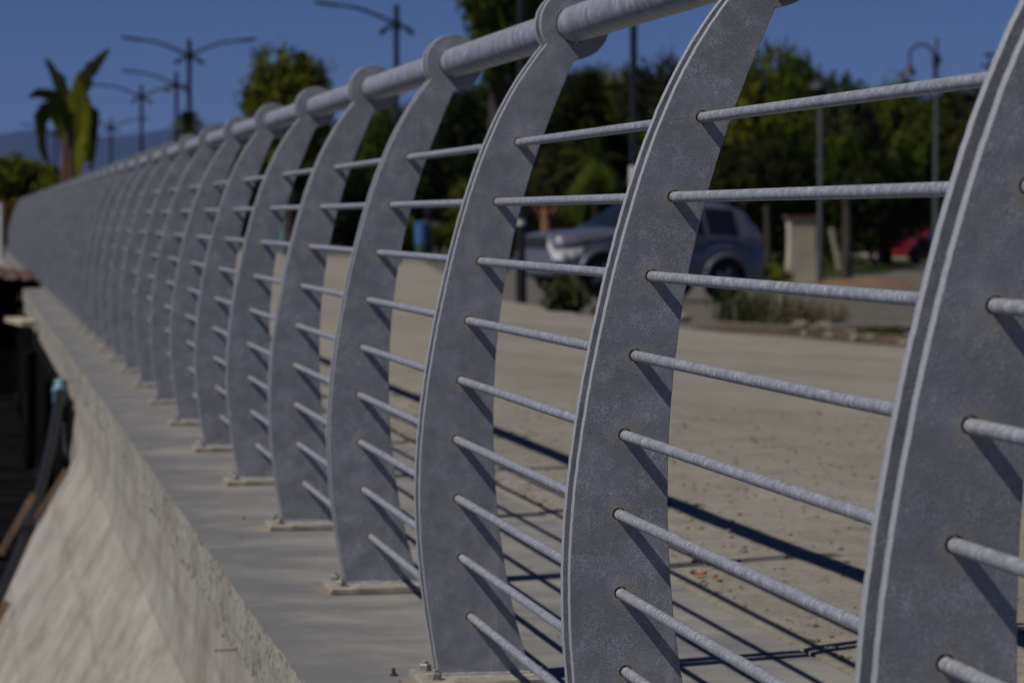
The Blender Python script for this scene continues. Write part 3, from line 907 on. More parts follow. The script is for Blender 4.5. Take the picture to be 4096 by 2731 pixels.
def tree(u, vt, vb, hw, d, leafname, mesh, label, cat='tree', name='tree', trunk=True, rot=0, group=None, bark=M_BARK):
    """crown between picture heights vt and vb, half width hw pixels, at distance d"""
    b = foot(u, d); zt = ztop(vt, d); zb = max(ztop(vb, d), b.z + 0.15); s = hw*d/12000
    root = empty(name, b, label, cat, group, 0)
    c = link('crown' if trunk else 'foliage', crown_copy(mesh, leafname), None, root)
    hz_ = (zt - zb)/2
    c.location = (0, 0, (zt + zb)/2 - b.z); c.scale = (s*1.08, s*0.95, hz_*1.1); c.rotation_euler = (0, 0, rot)
    if trunk:
        q = MB(); h = (zt + zb)/2 - b.z; rr_ = 0.035*h + 0.05; rd = random.Random(int(u))
        pts = [(0.03*h*math.sin(3*t + u), 0.02*h*math.cos(2*t + u), h*t - 0.1*(1-t)) for t in rng(0, 1, 8)]
        q.tube(pts, [rr_*(1.25 - 0.8*t) for t in rng(0, 1, 8)], 10)
        for k in range(6):
            a = rd.uniform(0, 6.28); z0 = h*rd.uniform(.45, .85); e = Vector((math.cos(a)*s*.6, math.sin(a)*s*.6, z0 + hz_*rd.uniform(.2, .8)))
            q.tube([(0, 0, z0), tuple(Vector((0, 0, z0)).lerp(e, .5) + Vector((0, 0, .1))), tuple(e)], [rr_*.4, rr_*.28, rr_*.1], 7)
        q.build('trunk', bark, root)
    else:
        q = MB(); rd = random.Random(int(u) + 3)
        for k in range(5):
            a = rd.uniform(0, 6.28); q.tube([(0, 0, 0), (math.cos(a)*s*.5, math.sin(a)*s*.5, hz_*1.3)], [0.03*s + .01, 0.008], 6)
        q.build('stems', bark, root)
    return root
TG = 'trees along the far side of the park'
tree(1152, 180, 660, 228, 104, 'yellow', CRD[0], 'round yellow green tree standing alone on the left between the lamps and the handrail', rot=1.0)
tree(2020, -330, 360, 215, 88, 'green', CRD[0], 'tallest tree, its airy green crown rising behind the top of the second post in focus', rot=0.4)
tree(2300, 262, 620, 170, 102, 'dark', CRD[1], 'dark tree just under the handrail right of the second post disc', rot=2.0)
specs = [
 (1560, 410, 930, 200, 152, 'green', 0, 'green tree behind the fourth and fifth posts, lowest top of the row'),
 (1800, 340, 930, 220, 150, 'dark', 1, 'dark tree behind the third post'),
 (1985, 300, 930, 200, 156, 'green', 2, 'green tree behind the gap between the third and second posts'),
 (2180, 330, 930, 190, 112, 'dark', 3, 'very dark tree behind the upper half of the second post'),
 (2400, 250, 930, 160, 128, 'yellow', 2, 'bright yellow green tree top right of the second post'),
 (2560, 240, 930, 180, 124, 'olive', 0, 'olive tree behind the slim black lamp pole'),
 (2700, 203, 930, 120, 130, 'dark', 1, 'small black green crown poking up left of the focused post'),
 (2760, 260, 930, 200, 120, 'dark', 3, 'dark tree directly behind the focused post'),
 (3050, 165, 930, 200, 126, 'yellow', 2, 'large yellow green tree right of the focused post'),
 (3210, 200, 930, 180, 122, 'green', 0, 'green tree with a rounded top left of the hat lantern'),
 (3390, 290, 930, 160, 118, 'pale', 1, 'greyish green tree behind the hat lantern post'),
 (3540, 300, 930, 200, 124, 'yellow', 2, 'yellow green tree with a flat top left of the curled lamp'),
 (3760, 330, 930, 200, 120, 'green', 3, 'green tree behind the curled lamp pole'),
 (3960, 320, 930, 200, 118, 'olive', 0, 'olive green tree at the right edge behind the nearest post'),
 (4180, 330, 930, 200, 118, 'green', 1, 'green tree mostly outside the right edge of the view'),
]
for i, (u, vt, vb, hw, d, lf, m_, lab) in enumerate(specs):
    tree(u, vt, vb, hw, d, lf, CRD[i % 2], lab, rot=i*1.3, group=TG)
back = [(760, 640, 'dark'), (940, 560, 'green'), (1120, 520, 'dark'), (1300, 480, 'green'), (1480, 450, 'dark'), (1700, 400, 'green'), (1930, 330, 'dark'), (2150, 310, 'green'), (2350, 330, 'dark'), (2560, 300, 'green'), (2800, 330, 'dark'), (3040, 300, 'dark'), (3270, 310, 'green'), (3480, 350, 'dark'), (3700, 370, 'green'), (3930, 380, 'dark'), (4130, 380, 'dark')]
wh = ['seen between the ninth and eighth posts', 'between the eighth and seventh posts', 'between the seventh and sixth posts', 'between the sixth and fifth posts', 'behind the fifth post', 'behind the fourth post', 'between the third and fourth posts', 'behind the upper second post', 'right of the second post', 'left of the focused post', 'behind the focused post', 'just right of the focused post', 'under the hat lantern', 'right of the hat lantern', 'left of the curled lamp', 'right of the curled lamp', 'at the right edge']
for i, ((u, vt, lf), w_) in enumerate(zip(back, wh)):
    tree(u, vt, 985, 210, 172, lf, CRD[i % 2], ('dense dark green tree in the back row, ' if lf == 'dark' else 'dense mid green tree in the back row, ') + w_, rot=i*2.1, group='back row of trees')
BG = 'bushes under the trees'
bush = [
 (1430, 640, 1000, 200, 142, 'dark', 0, 'low dark bush behind the fourth post'),
 (1650, 560, 1000, 180, 142, 'dark', 1, 'dark bush behind the blue and green bin'),
 (1870, 720, 1000, 170, 142, 'yellow', 2, 'yellow green bush behind the grey bin'),
 (2080, 600, 1000, 190, 142, 'dark', 3, 'dark bush behind the first slim black pole'),
 (2290, 520, 1000, 190, 100, 'olive', 0, 'olive bush left of the silver car'),
 (2480, 480, 1010, 180, 104, 'dark', 1, 'dark bush behind the bonnet of the silver car'),
 (2700, 470, 1020, 200, 102, 'green', 2, 'green bush behind the cab of the silver car'),
 (2930, 560, 1020, 190, 100, 'olive', 3, 'olive bush behind the tail of the silver car'),
 (3120, 520, 1020, 190, 104, 'dark', 0, 'dark bush behind the cream pillar'),
 (3330, 520, 1010, 190, 112, 'green', 1, 'green bush right of the cream pillar'),
 (3500, 600, 1005, 190, 110, 'dark', 2, 'dark bush left of the red cars'),
 (3700, 540, 1005, 200, 140, 'green', 3, 'green bush behind the red cars'),
 (3930, 560, 1005, 210, 138, 'dark', 0, 'dark bush behind the nearest post at the right edge'),
 (4150, 540, 1005, 210, 138, 'dark', 1, 'dark bush mostly beyond the right edge'),
 (1640, 872, 1004, 150, 136, 'yellow', 0, 'low bright green bush left behind the blue bin'),
 (1860, 868, 1004, 150, 137, 'yellow', 1, 'low bright green bush right behind the grey bin'),
]
for i, (u, vt, vb, hw, d, lf, m_, lab) in enumerate(bush):
    tree(u, vt, vb, hw, d, lf, CRD[i % 2], lab, 'bush', 'bush', False, i*0.9, BG)
tree(110, 625, 1000, 235, 78, 'yellow', CR[0], 'yellow green bush at the far left edge beyond the end of the railing', 'bush', 'bush', False, 0.3)
tree(215, 690, 1000, 90, 76, 'yellow', CR[2], 'small yellow bush below the banana plant beyond the railing end', 'bush', 'bush', False, 1.3)
tree(20, 780, 1010, 70, 70.5, 'orange', CR[1], 'orange leaved shrub at the left edge under the yellow green bush', 'bush', 'bush', False, 2.3)
tree(90, 800, 1010, 60, 70.8, 'orange', CR[3], 'dark orange shrub touching the end of the railing', 'bush', 'bush', False, 0.9)
# palms
def palm(u, vc, d, R_, n, label, seed, droop=0.9):
    b = foot(u, d); zc = ztop(vc, d) - b.z; r = random.Random(seed)
    root = empty('palm_tree', b, label, 'palm')
    q = MB(); q.tube([(0, 0, -0.05), (0.05, 0, zc*.5), (0, 0, zc)], [0.22, 0.17, 0.15], 12); q.build('trunk', M_BARK, root)
    q = MB()
    for k in range(n):
        a = r.uniform(0, 6.28); e = r.uniform(-1.0, 1.5); L = R_*r.uniform(.8, 1.05)
        h = Vector((math.cos(a), math.sin(a), 0)); side = Vector((-math.sin(a), math.cos(a), 0)); P = []
        for t in rng(0, 1, 9): P.append(h*L*t*math.cos(e) + Vector((0, 0, zc + L*t*math.sin(e) - droop*L*0.45*t*t)))
        for i in range(1, 9):
            c_ = P[i]; dv = (P[i]-P[i-1]).normalized()
            for sd in (-1, 1):
                for f in (0.0, .5):
                    c2 = P[i-1].lerp(c_, f); tip = c2 + side*sd*L*0.26*(1-.5*i/9) + dv*L*0.14 - Vector((0, 0, L*0.08))
                    q.quad(tuple(c2), tuple(c2 + dv*L*.035), tuple(tip), tuple(tip - dv*L*.01))
    q.build('fronds', LEAVES['green'], root, smooth=0)
palm(752, 495, 100, 0.70, 130, 'small round palm on the left below the tallest street lamp', 4)
palm(2380, 640, 96, 1.9, 26, 'feathery palm between the second and the focused post', 9)
# araucaria tip
b = foot(3955, 175); zt = ztop(195, 175) - b.z
root = empty('norfolk_pine', b, 'dark layered conifer tip rising above the trees at the upper right', 'conifer')
q = MB(); q.tube([(0, 0, 0), (0, 0, zt)], [0.35, 0.03], 10); q.build('trunk', M_BARK, root)
q = MB(); r = random.Random(5)
for k in range(16):
    z = zt - 0.5 - k*0.62; L = 0.3 + 0.16*k
    for j in range(9):
        a = j*0.7 + k*.4; h = Vector((math.cos(a), math.sin(a), 0)); s_ = Vector((-math.sin(a), math.cos(a), 0))
        for t in rng(.15, 1, 7):
            p = Vector((0, 0, z + .25*t*t*L)) + h*L*t
            q.quad(tuple(p - s_*.16*(1.2-t)), tuple(p + Vector((0, 0, .12))), tuple(p + s_*.16*(1.2-t)), tuple(p + h*.22))
q.build('branches', LEAVES['dark'], root, smooth=0)
# banana plant
b = foot(285, 69.5); b.z = G - 0.02
root = empty('banana_plant', b, 'tall banana plant with big torn paddle leaves beyond the far end of the railing', 'banana plant')
dB = 69.5; sB = dB/12000
def PB(u, v): return Vector(((u - 285)*sB, 0, ztop(v, dB) - b.z))
q = MB(); q.tube([(0, 0, 0), tuple(PB(285, 640)), tuple(PB(295, 470))], [0.15, 0.10, 0.05], 12)
q.tube([tuple(PB(255, 1000)), tuple(PB(262, 640)), tuple(PB(275, 500))], [0.11, 0.08, 0.05], 10)
q.build('trunk', flat_mat('dry_sheath', (0.11, 0.06, 0.04), .9, 0, .4, 3), root)
def paddle(pts, wd, yoff, mat='yellow', tw=0.3, seed=0):
    r = random.Random(seed); P = [PB(*p) + Vector((0, yoff*k/len(pts), 0)) for k, p in enumerate(pts)]
    C = []; n = 18
    for i in range(n+1):
        t = i/n*(len(P)-1); k = min(int(t), len(P)-2); C.append(P[k].lerp(P[k+1], t-k))
    q = MB(); rows = []
    for i, c_ in enumerate(C):
        dv = (C[min(i+1, n)] - C[max(i-1, 0)]).normalized(); sd = dv.cross(Vector((0, 1, 0))).normalized()
        sd = (sd*math.cos(tw) + Vector((0, 1, 0))*math.sin(tw))
        f = i/n; w_ = 1.15*wd*(min(1, f*3.2)**.6)*(1 - max(0, f-.62)/.38*.75)
        w1 = w_*r.uniform(.72, 1.05); w2 = w_*r.uniform(.72, 1.05)
        cup = Vector((0, .12*wd, 0))
        rows.append([tuple(c_ + sd*w1 + cup), tuple(c_ + sd*w1*.5 + cup*.3), tuple(c_), tuple(c_ - sd*w2*.5 + cup*.3), tuple(c_ - sd*w2 + cup)])
    q.grid(rows); q.build('leaf', LEAVES[mat], root, smooth=80)
paddle([(300, 560), (320, 400), (350, 300), (400, 240), (440, 195)], 0.17, 0.3, 'dark', 0.3, 1)
paddle([(290, 560), (275, 420), (240, 320), (190, 235)], 0.17, 0.5, 'dark', 0.3, 2)
paddle([(290, 560), (260, 430), (215, 385), (160, 375), (120, 395)], 0.15, -0.5, 'green', 0.5, 3)
paddle([(290, 700), (300, 520), (310, 400), (315, 300)], 0.22, -0.3, 'yellow', 0.2, 4)
paddle([(300, 700), (330, 560), (345, 420), (325, 330)], 0.16, -0.4, 'yellow', 0.5, 5)
paddle([(270, 560), (225, 440), (185, 430), (165, 520), (180, 640)], 0.16, -0.2, 'green', 0.4, 6)
paddle([(280, 620), (200, 430), (160, 470), (175, 600), (200, 660)], 0.13, 0.2, 'yellow', 0.3, 7)
paddle([(300, 560), (340, 430), (375, 450), (375, 560), (365, 680)], 0.16, 0.2, 'green', 0.4, 8)
paddle([(300, 700), (330, 600), (355, 560), (360, 660)], 0.18, -0.3, 'yellow', 0.3, 9)
paddle([(290, 800), (310, 640), (340, 560), (350, 620)], 0.18, -0.5, 'yellow', 0.6, 10)
paddle([(280, 700), (262, 560), (255, 480), (262, 600)], 0.14, 0.1, 'brown', 0.3, 11)
q = MB(); q.box((0, 0, 0), (0, 0, 0)) if False else None

# weeds and low plants near the plaza
def weed(u, v, w_, h_, n, leafname, label, cat='plant', name='weed', seed=0, broad=0.03):
    p = cast(u, v); r = random.Random(seed + int(u))
    root = empty(name, p, label, cat)
    q = MB(); st = MB()
    for k in range(n):
        a = r.uniform(0, 6.28); rr_ = w_*math.sqrt(r.random()); hh = h_*r.uniform(.4, 1)*(1.1 - .5*rr_/w_)
        x, y = rr_*math.cos(a), rr_*math.sin(a)*.6; lean = Vector((r.gauss(0, .22)*hh, r.gauss(0, .22)*hh, hh))
        b0 = Vector((x, y, -0.02)); st.tube([tuple(b0), tuple(b0 + lean)], [0.006, 0.002], 4, False)
        for j in range(12):
            c_ = b0 + lean*r.uniform(.15, 1); d_ = Vector((r.gauss(0, 1), r.gauss(0, 1), r.gauss(.3, .6))).normalized()
            s_ = d_.orthogonal().normalized(); L = broad*r.uniform(1.2, 3)
            q.quad(tuple(c_), tuple(c_ + d_*L*.5 + s_*broad*.6), tuple(c_ + d_*L), tuple(c_ + d_*L*.5 - s_*broad*.6))
    q.build('foliage', LEAVES[leafname], root, smooth=0); st.build('stems', LEAVES['olive'], root, smooth=0)
    return root
weed(2262, 1250, 0.26, 0.66, 60, 'pale', 'leafy dull green shrub at the gravel edge in front of the silver car bonnet', 'shrub', 'shrub', 1, 0.045)
weed(2440, 1270, 0.22, 0.30, 30, 'brown', 'small dry weed right of the dull green shrub', 'weed', 'weed', 2)
weed(2960, 1282, 0.34, 0.72, 110, 'green', 'tall green weeds beside the rear wheel of the silver car', 'weeds', 'weed', 3, 0.014)
weed(3110, 1290, 0.50, 0.66, 120, 'straw', 'dry straw coloured weeds in the middle of the dirt verge', 'weeds', 'weed', 4, 0.013)
weed(3290, 1285, 0.44, 0.42, 80, 'straw', 'lower dry straw weeds at the right end of the weed patch', 'weeds', 'weed', 5, 0.013)
weed(3195, 1345, 0.34, 0.07, 140, 'green', 'flat green ground plant at the gravel edge', 'plant', 'ground_plant', 6, 0.02)
weed(3480, 1340, 0.40, 0.14, 70, 'olive', 'sparse olive plant among the rubble', 'plant', 'ground_plant', 7, 0.02)
weed(3560, 1318, 0.3, 0.06, 60, 'green', 'small green ground plant near the nearest post edge', 'plant', 'ground_plant', 8, 0.02)
weed(3060, 1130, 0.7, 0.7, 90, 'yellow', 'loose yellow green weeds behind the tail of the silver car', 'weeds', 'weed', 9, 0.05)
for k, (u, v, s, lab) in enumerate(((3300, 1322, .085, 'largest brown rock on the dirt verge'), (3200, 1310, .07, 'pale rock left of the largest rock'), (3400, 1345, .06, 'small brown rock right of the largest rock'), (2730, 1282, .07, 'brown rock at the verge behind the focused post edge'))):
    p = cast(u, v); bm = bmesh.new(); bmesh.ops.create_icosphere(bm, subdivisions=3, radius=1)
    for vv in bm.verts: vv.co *= 1 + .3*noise.noise(vv.co*1.3 + Vector((k*5, 0, 0)))
    for vv in bm.verts: vv.co = Vector((vv.co.x*s*1.4, vv.co.y*s, vv.co.z*s*.8))
    me = bpy.data.meshes.new('rock'); bm.to_mesh(me); bm.free()
    o = link('rock', me, M_STONE); o.location = (p.x, p.y, p.z + s*.45); tag(o, lab, 'rock')

# ================================================================== CARS
def paint(name, col, metal=0.5):
    m, nt, b = new_mat(name)
    b.inputs['Base Color'].default_value = (*col, 1); b.inputs['Metallic'].default_value = metal
    b.inputs['Roughness'].default_value = 0.32; b.inputs['Coat Weight'].default_value = 0.6; b.inputs['Coat Roughness'].default_value = 0.08
    n = noise_n(nt, coords(nt), 3, 5)
    nt.links.new(ramp(nt, n, [(.3, g3(.28)), (.7, g3(.42))]), b.inputs['Roughness'])
    return m
M_SILVER = paint('silver_blue_paint', (0.125, 0.132, 0.168), 0.3)
M_RED = paint('red_paint', (0.17, 0.008, 0.014), 0.1)
M_GLASS = flat_mat('dark_car_glass', (0.012, 0.014, 0.018), 0.06, 0, 0.1, 2, 0.8)
M_TYRE = flat_mat('tyre_rubber', (0.012, 0.012, 0.013), 0.85, 0, 0.2, 12)
M_RIM = flat_mat('alloy_rim', (0.35, 0.36, 0.38), 0.35, 0.7, 0.1, 6)
M_TRIM = flat_mat('black_trim', (0.014, 0.014, 0.016), 0.6, 0, 0.1, 6)
M_LENS = flat_mat('headlamp_lens', (0.85, 0.86, 0.88), 0.25, 0.2, 0.08, 6)
M_TAIL = flat_mat('red_tail_lens', (0.16, 0.01, 0.015), 0.2, 0, 0.1, 6)
def lerp_tab(tab, x):
    if x <= tab[0][0]: return tab[0][1]
    for a, b2 in zip(tab, tab[1:]):
        if x <= b2[0]: return a[1] + (b2[1]-a[1])*(x-a[0])/(b2[0]-a[0])
    return tab[-1][1]
def car(loc, heading, tops, belt, halfw, wheels, rw, mat, label, sill=0.30, roofw=0.56, ws=(1.15, 1.95), roof_end=3.75, rear=4.15, name='parked_car', side=((2.05, 2.85), (2.92, 3.55)), roll=0.0, bumper=M_TRIM):
    """x runs from the front (0) to the tail; built on the land, front pointing along heading"""
    root = empty(name, loc, label, 'car', None, 0); root.rotation_euler = (0, roll, heading)
    def S(x, t, off=0.0, sgn=1):
        top = lerp_tab(tops, x); be = min(lerp_tab(belt, x), top - 0.04); w_ = lerp_tab(halfw, x)
        zb = sill
        for wx in wheels:
            if abs(x-wx) < rw*1.22: zb = max(zb, rw + math.sqrt(max(0, (rw*1.22)**2 - (x-wx)**2)) - 0.02)
        gh = max(0, min(1, (top - be)/0.45)); wr = w_*(1 - (1-roofw/0.86)*gh)
        if t < 0.5:
            q = t/0.5; z = zb + (be-zb)*q; y = w_*(0.965 + 0.035*math.sin(math.pi*min(1, q*1.1))) - 0.02*q*q
        elif t < 0.8:
            q = (t-0.5)/0.3; ztp = top - 0.07*(0.3+0.7*gh); z = be + (ztp-be)*q; y = (w_-0.02) + (wr-w_+0.02)*q**1.1
        else:
            q = (t-0.8)/0.2; ztp = top - 0.07*(0.3+0.7*gh); a = q*math.pi/2; z = ztp + (top-ztp)*math.sin(a); y = wr*(1-q) if q > .35 else wr*(1-q*1.0)
        return Vector((x, sgn*(y+off), z + (off*.6 if t > .5 else 0)))
    xs_ = sorted(set([round(0.0 + rear*i/84, 4) for i in range(85)])); ts = [i/24 for i in range(25)]
    q = MB()
    for sg in (1, -1): q.grid([[tuple(S(x, t, 0, sg)) for t in ts] for x in xs_])
    for x in (0.0, rear):
        n = len(q.v); ring = [tuple(S(x, t, 0, 1)) for t in ts] + [tuple(S(x, t, 0, -1)) for t in ts[::-1]]
        q.v += ring; q.f.append(tuple(range(n, n+len(ring))))
    body = q.build('body', mat, root, 50)
    q = MB(); q.box((rear/2, 0, sill + .02), (rear - .5, 1.3, 0.12)); q.box((rear/2+.2, 0, 0.75), (rear-1.6, 1.35, 0.7)); q.build('floor_pan', M_TRIM, root)
    for sg in (1, -1):
        for a, c in side:
            rows = []
            for i in range(13):
                x = a + (c-a)*i/12; rows.append([tuple(S(x, 0.53 + 0.24*j/6, 0.006, sg)) for j in range(7)])
            q = MB(); q.grid(rows); q.build('side_window', M_GLASS, root, 60)
    for nm, (a, c) in (('windscreen', ws), ('rear_window', (roof_end + .08, rear - .06))):
        rows = []
        for i in range(11):
            x = a + (c-a)*i/10
            row = []
            for y in rng(-.82, .82, 9):
                top = S(x, 1.0); e = S(x, 0.8); yy = y*e.y*0.98; zz = top.z - (top.z-e.z)*abs(y)**3
                row.append((x, yy, zz + 0.010))
            rows.append(row)
        q = MB(); q.grid(rows); q.build(nm, M_GLASS, root, 60)
    for wx in wheels:
        for sg in (1, -1):
            hw_ = lerp_tab(halfw, wx); c_ = (wx, sg*(hw_ - 0.12), rw)
            q = MB(); q.lathe([(rw*.6, -.10), (rw*.93, -.11), (rw, -.07), (rw, .07), (rw*.93, .11), (rw*.6, .10)], 32, 'y', c_); wh = q.build('wheel', M_TYRE, root)
            q = MB(); q.lathe([(rw*.58, -.085), (rw*.62, -.107*1), (rw*.62, .107), (rw*.58, .085)], 28, 'y', c_)
            for k in range(5):
                a = k*2*math.pi/5; q.box((wx + math.cos(a)*rw*.3, sg*(hw_ - 0.12 + .095), rw + math.sin(a)*rw*.3), (rw*.6, .03, rw*.2), Matrix.Rotation(-a, 3, 'Y'))
            q.build('rim', M_RIM, wh)
            pts = [(wx + rw*1.24*math.cos(t), sg*(hw_ + .012), rw + rw*1.24*math.sin(t) - .02) for t in rng(0.05, math.pi - .05, 20)]
            q = MB(); q.tube(pts, 0.045, 8); q.build('wheel_arch', mat, root)
    zh = lerp_tab(tops, 0.12)
    q = MB(); q.box((-0.02, 0, zh - 0.14), (0.05, 0.72, 0.16)); q.build('grille', M_TRIM, root)
    hwf = lerp_tab(halfw, 0.12)
    for sg in (1, -1):
        q = MB(); rows = []
        for i in range(7):
            x = 0.0 + 0.42*i/6; p = S(x, .42, .012, sg); p2 = S(x, .30, .012, sg)
            rows.append([(p.x - .02, p.y, p.z - .02), (p2.x - .02, p2.y, p.z - .20 + .06*i/6)])
        rows.insert(0, [(-.025, sg*(hwf - .36), zh - .06), (-.025, sg*(hwf - .36), zh - .22)])
        q.grid(rows); hl = q.build('headlight', M_LENS, root, 60)
        for kx in (0.12, 0.27):
            pp = S(kx, .38, .03, sg); q = MB(); q.tube([(pp.x, pp.y - sg*.06, pp.z - .06), (pp.x - .02, pp.y + sg*.012, pp.z - .06)], 0.055, 14); q.build('lamp_reflector', M_WHITE, hl)
        q = MB(); q.box((rear - .01, sg*(lerp_tab(halfw, rear)-.09), 1.0), (0.06, .12, .34)); q.build('tail_light', M_TAIL, root)
        q = MB(); q.box((ws[0] + .42, sg*(hwf + .19), lerp_tab(belt, 1.5) + .10), (0.13, .20, .15)); q.build('mirror', mat, root)
        q = MB(); q.tube([(ws[1] + .15, sg*roofw*.93, lerp_tab(tops, 2.3) + .03), (roof_end - .1, sg*roofw*.93, lerp_tab(tops, 3.4) + .03)], 0.018, 8); q.build('roof_rail', M_TRIM, root)
        for dx in (2.5, 3.4):
            q = MB(); q.box((dx, sg*(lerp_tab(halfw, dx) + .012), lerp_tab(belt, dx) - .10), (.17, .03, .03)); q.build('door_handle', mat, root)
    q = MB(); q.box((0.03, 0, .47), (0.22, hwf*1.9, .22)); q.build('front_bumper', mat if bumper is None else bumper, root)
    q = MB(); q.box((rear - .02, 0, .50), (0.20, hwf*1.9, .22)); q.build('rear_bumper', bumper or M_TRIM, root)
    return root
pf_ = cast(2390, 1178); pr_ = cast(2907, 1199)
CD = 52.0
p = foot(2150, 50.5); p2 = foot(3030, 53.5)
ang = rad(180) + YAW*0  # placeholder, refined below
import_len = 4.2
# front axle and tail positions: car axis turned 27 degrees towards the viewer
A0 = foot(2140, 50.6)
look = Vector((math.sin(YAW), math.cos(YAW), 0)); right = Vector((math.cos(YAW), -math.sin(YAW), 0))
axis = (right*math.cos(rad(30)) + look*math.sin(rad(30))).normalized()     # front -> tail
hd = math.atan2(axis.y, axis.x)
A1 = A0 + axis*4.2
z1 = land(A1.x, A1.y)
car((A0.x, A0.y, A0.z), hd,
    [(0, .88), (.05, 1.0), (.25, 1.07), (1.05, 1.15), (1.2, 1.19), (1.5, 1.42), (1.85, 1.66), (2.1, 1.71), (3.5, 1.71), (3.85, 1.62), (4.05, 1.36), (4.15, 1.12)],
    [(0, .84), (1.1, 1.04), (3.2, 1.07), (4.15, 1.05)],
    [(0, .62), (.08, .74), (.3, .83), (1.0, .865), (3.4, .865), (3.95, .82), (4.15, .76)],
    (0.80, 3.29), 0.36, M_SILVER, 'silver blue compact off road car parked beyond the gravel, seen between the posts', roll=math.atan2(A0.z - z1, 4.2), bumper=None)
def small_car(u, d, deg, label, mat=M_RED):
    a = foot(u, d); ax = (right*math.cos(rad(deg)) + look*math.sin(rad(deg))).normalized()
    return car(tuple(a), math.atan2(ax.y, ax.x),
    [(0, .68), (.06, .76), (.9, .96), (1.1, 1.0), (1.75, 1.36), (2.1, 1.44), (3.0, 1.44), (3.5, 1.36), (3.95, 1.0)],
    [(0, .64), (1.0, .90), (3.2, .95), (3.95, .92)],
    [(0, .58), (.1, .70), (.4, .79), (1.0, .83), (3.2, .83), (3.95, .74)],
    (0.75, 3.15), 0.30, mat, label, sill=.22, ws=(1.05, 1.9), roof_end=3.1, rear=3.95, side=((1.95, 2.6), (2.66, 3.2)), bumper=None)
small_car(3560, 136, -62, 'dark red hatchback parked by the trees, the left one of two')
small_car(3690, 126, -70, 'bright red car partly hidden behind the nearest post edge')

# ================================================================== OTHER THINGS IN THE PARK
# two bins
def bin_(u, v0, v1, wpx, d, lab, top, low, split):
    b = foot(u, d); H = ztop(v0, d) - b.z; r = wpx*d/24000
    root = empty('litter_bin', b, lab, 'bin')
    q = MB(); q.lathe([(r*.92, -0.02), (r*.95, H*split)], 24); q.build('base', low, root)
    q = MB(); q.lathe([(r, H*split), (r*1.04, H*.93), (r*1.1, H*.94), (r*1.1, H*.97), (r*.8, H)], 24); q.build('body', top, root)
M_BRIGHTBLUE = flat_mat('blue_bin_plastic', (0.05, 0.16, 0.42), 0.5, 0, 0.15, 3)
M_GREENP = flat_mat('dark_green_plastic', (0.03, 0.08, 0.05), 0.6, 0, 0.15, 3)
M_DKGREY = flat_mat('dark_grey_plastic', (0.06, 0.075, 0.09), 0.6, 0, 0.15, 3)
bin_(1687, 888, 1015, 54, 128, 'bright blue litter bin on a dark green base beyond the gravel', M_BRIGHTBLUE, M_GREENP, .36)
bin_(1750, 890, 965, 40, 139, 'dark grey litter bin to the right of the blue bin', M_DKGREY, M_DKGREY, .3)
b = foot(1712, 133); q = MB(); H = ztop(850, 133) - b.z; q.tube([(0, 0, 0), (0, 0, H)], 0.09, 10); q.lathe([(.09, H), (.22, H+.02), (.22, H+.10), (.05, H+.2)], 14)
o = q.build('bollard_light', M_TRIM); o.location = b; tag(o, 'low black post with a round head between the two bins', 'post')
# white post, teal bin, orange box at the gap of the fifth post
b = foot(1165, 120); H = ztop(765, 120) - b.z
root = empty('sign_post', b, 'white post rising from an orange base, seen between the fourth and fifth posts', 'post')
q = MB(); q.tube([(0, 0, 0), (0, 0, H)], 0.13, 12); q.build('post', M_WHITE, root)
q = MB(); q.box((0, 0, .45), (.42, .42, .9)); bm = None; q.build('base', M_ORANGE, root)
b = foot(1134, 122); q = MB(); q.lathe([(.16, 0), (.19, .1), (.19, 1.15), (.16, 1.25), (.05, 1.4)], 16)
o = q.build('bottle_bin', flat_mat('teal_plastic', (0.10, 0.28, 0.36), .5, 0, .15, 3)); o.location = b; tag(o, 'narrow teal bin beside the orange base of the white post', 'bin')
# low stone wall along the lawn
q = MB(); A = foot(1180, 150); B = foot(2300, 150)
n = 40
for i in range(n):
    a = A.lerp(B, i/n); c = A.lerp(B, (i+1)/n); m_ = (a+c)/2
    q.box((m_.x, m_.y, land(m_.x, m_.y) + .35), ((c-a).length*1.0, .4, .75 + .1*random.random()), Matrix.Rotation(math.atan2((c-a).y, (c-a).x), 3, 'Z'))
tag(q.build('garden_wall', flat_mat('brown_stone', (.13, .085, .06), .9, 0, .4, 1.5)), 'low reddish brown stone wall running behind the bins at the far lawn', 'wall')
# pale roof seen between the third and second posts
b = foot(1890, 145)
root = empty('pavilion', b, 'small pale roofed pavilion among the dark trees left of the second post', 'pavilion')
s = 145/12000; zt = ztop(745, 145) - b.z; zl = ztop(800, 145) - b.z
q = MB(); q.v += [(-110*s, -1, zl), (110*s, -1, zl), (110*s, 1.5, zl), (-110*s, 1.5, zl), (40*s, 0.2, zt), (60*s, 0.2, zt)]; q.f += [(0, 1, 5, 4), (2, 3, 4, 5), (1, 2, 5), (3, 0, 4), (3, 2, 1, 0)]
q.build('roof', flat_mat('pale_roof', (.36, .35, .31), .8, 0, .1, 2), root)
for x in (-95*s, 95*s):
    for y in (-.8, 1.2):
        q = MB(); q.tube([(x, y, 0), (x, y, zl)], .07, 8); q.build('post', M_CREAM, root)
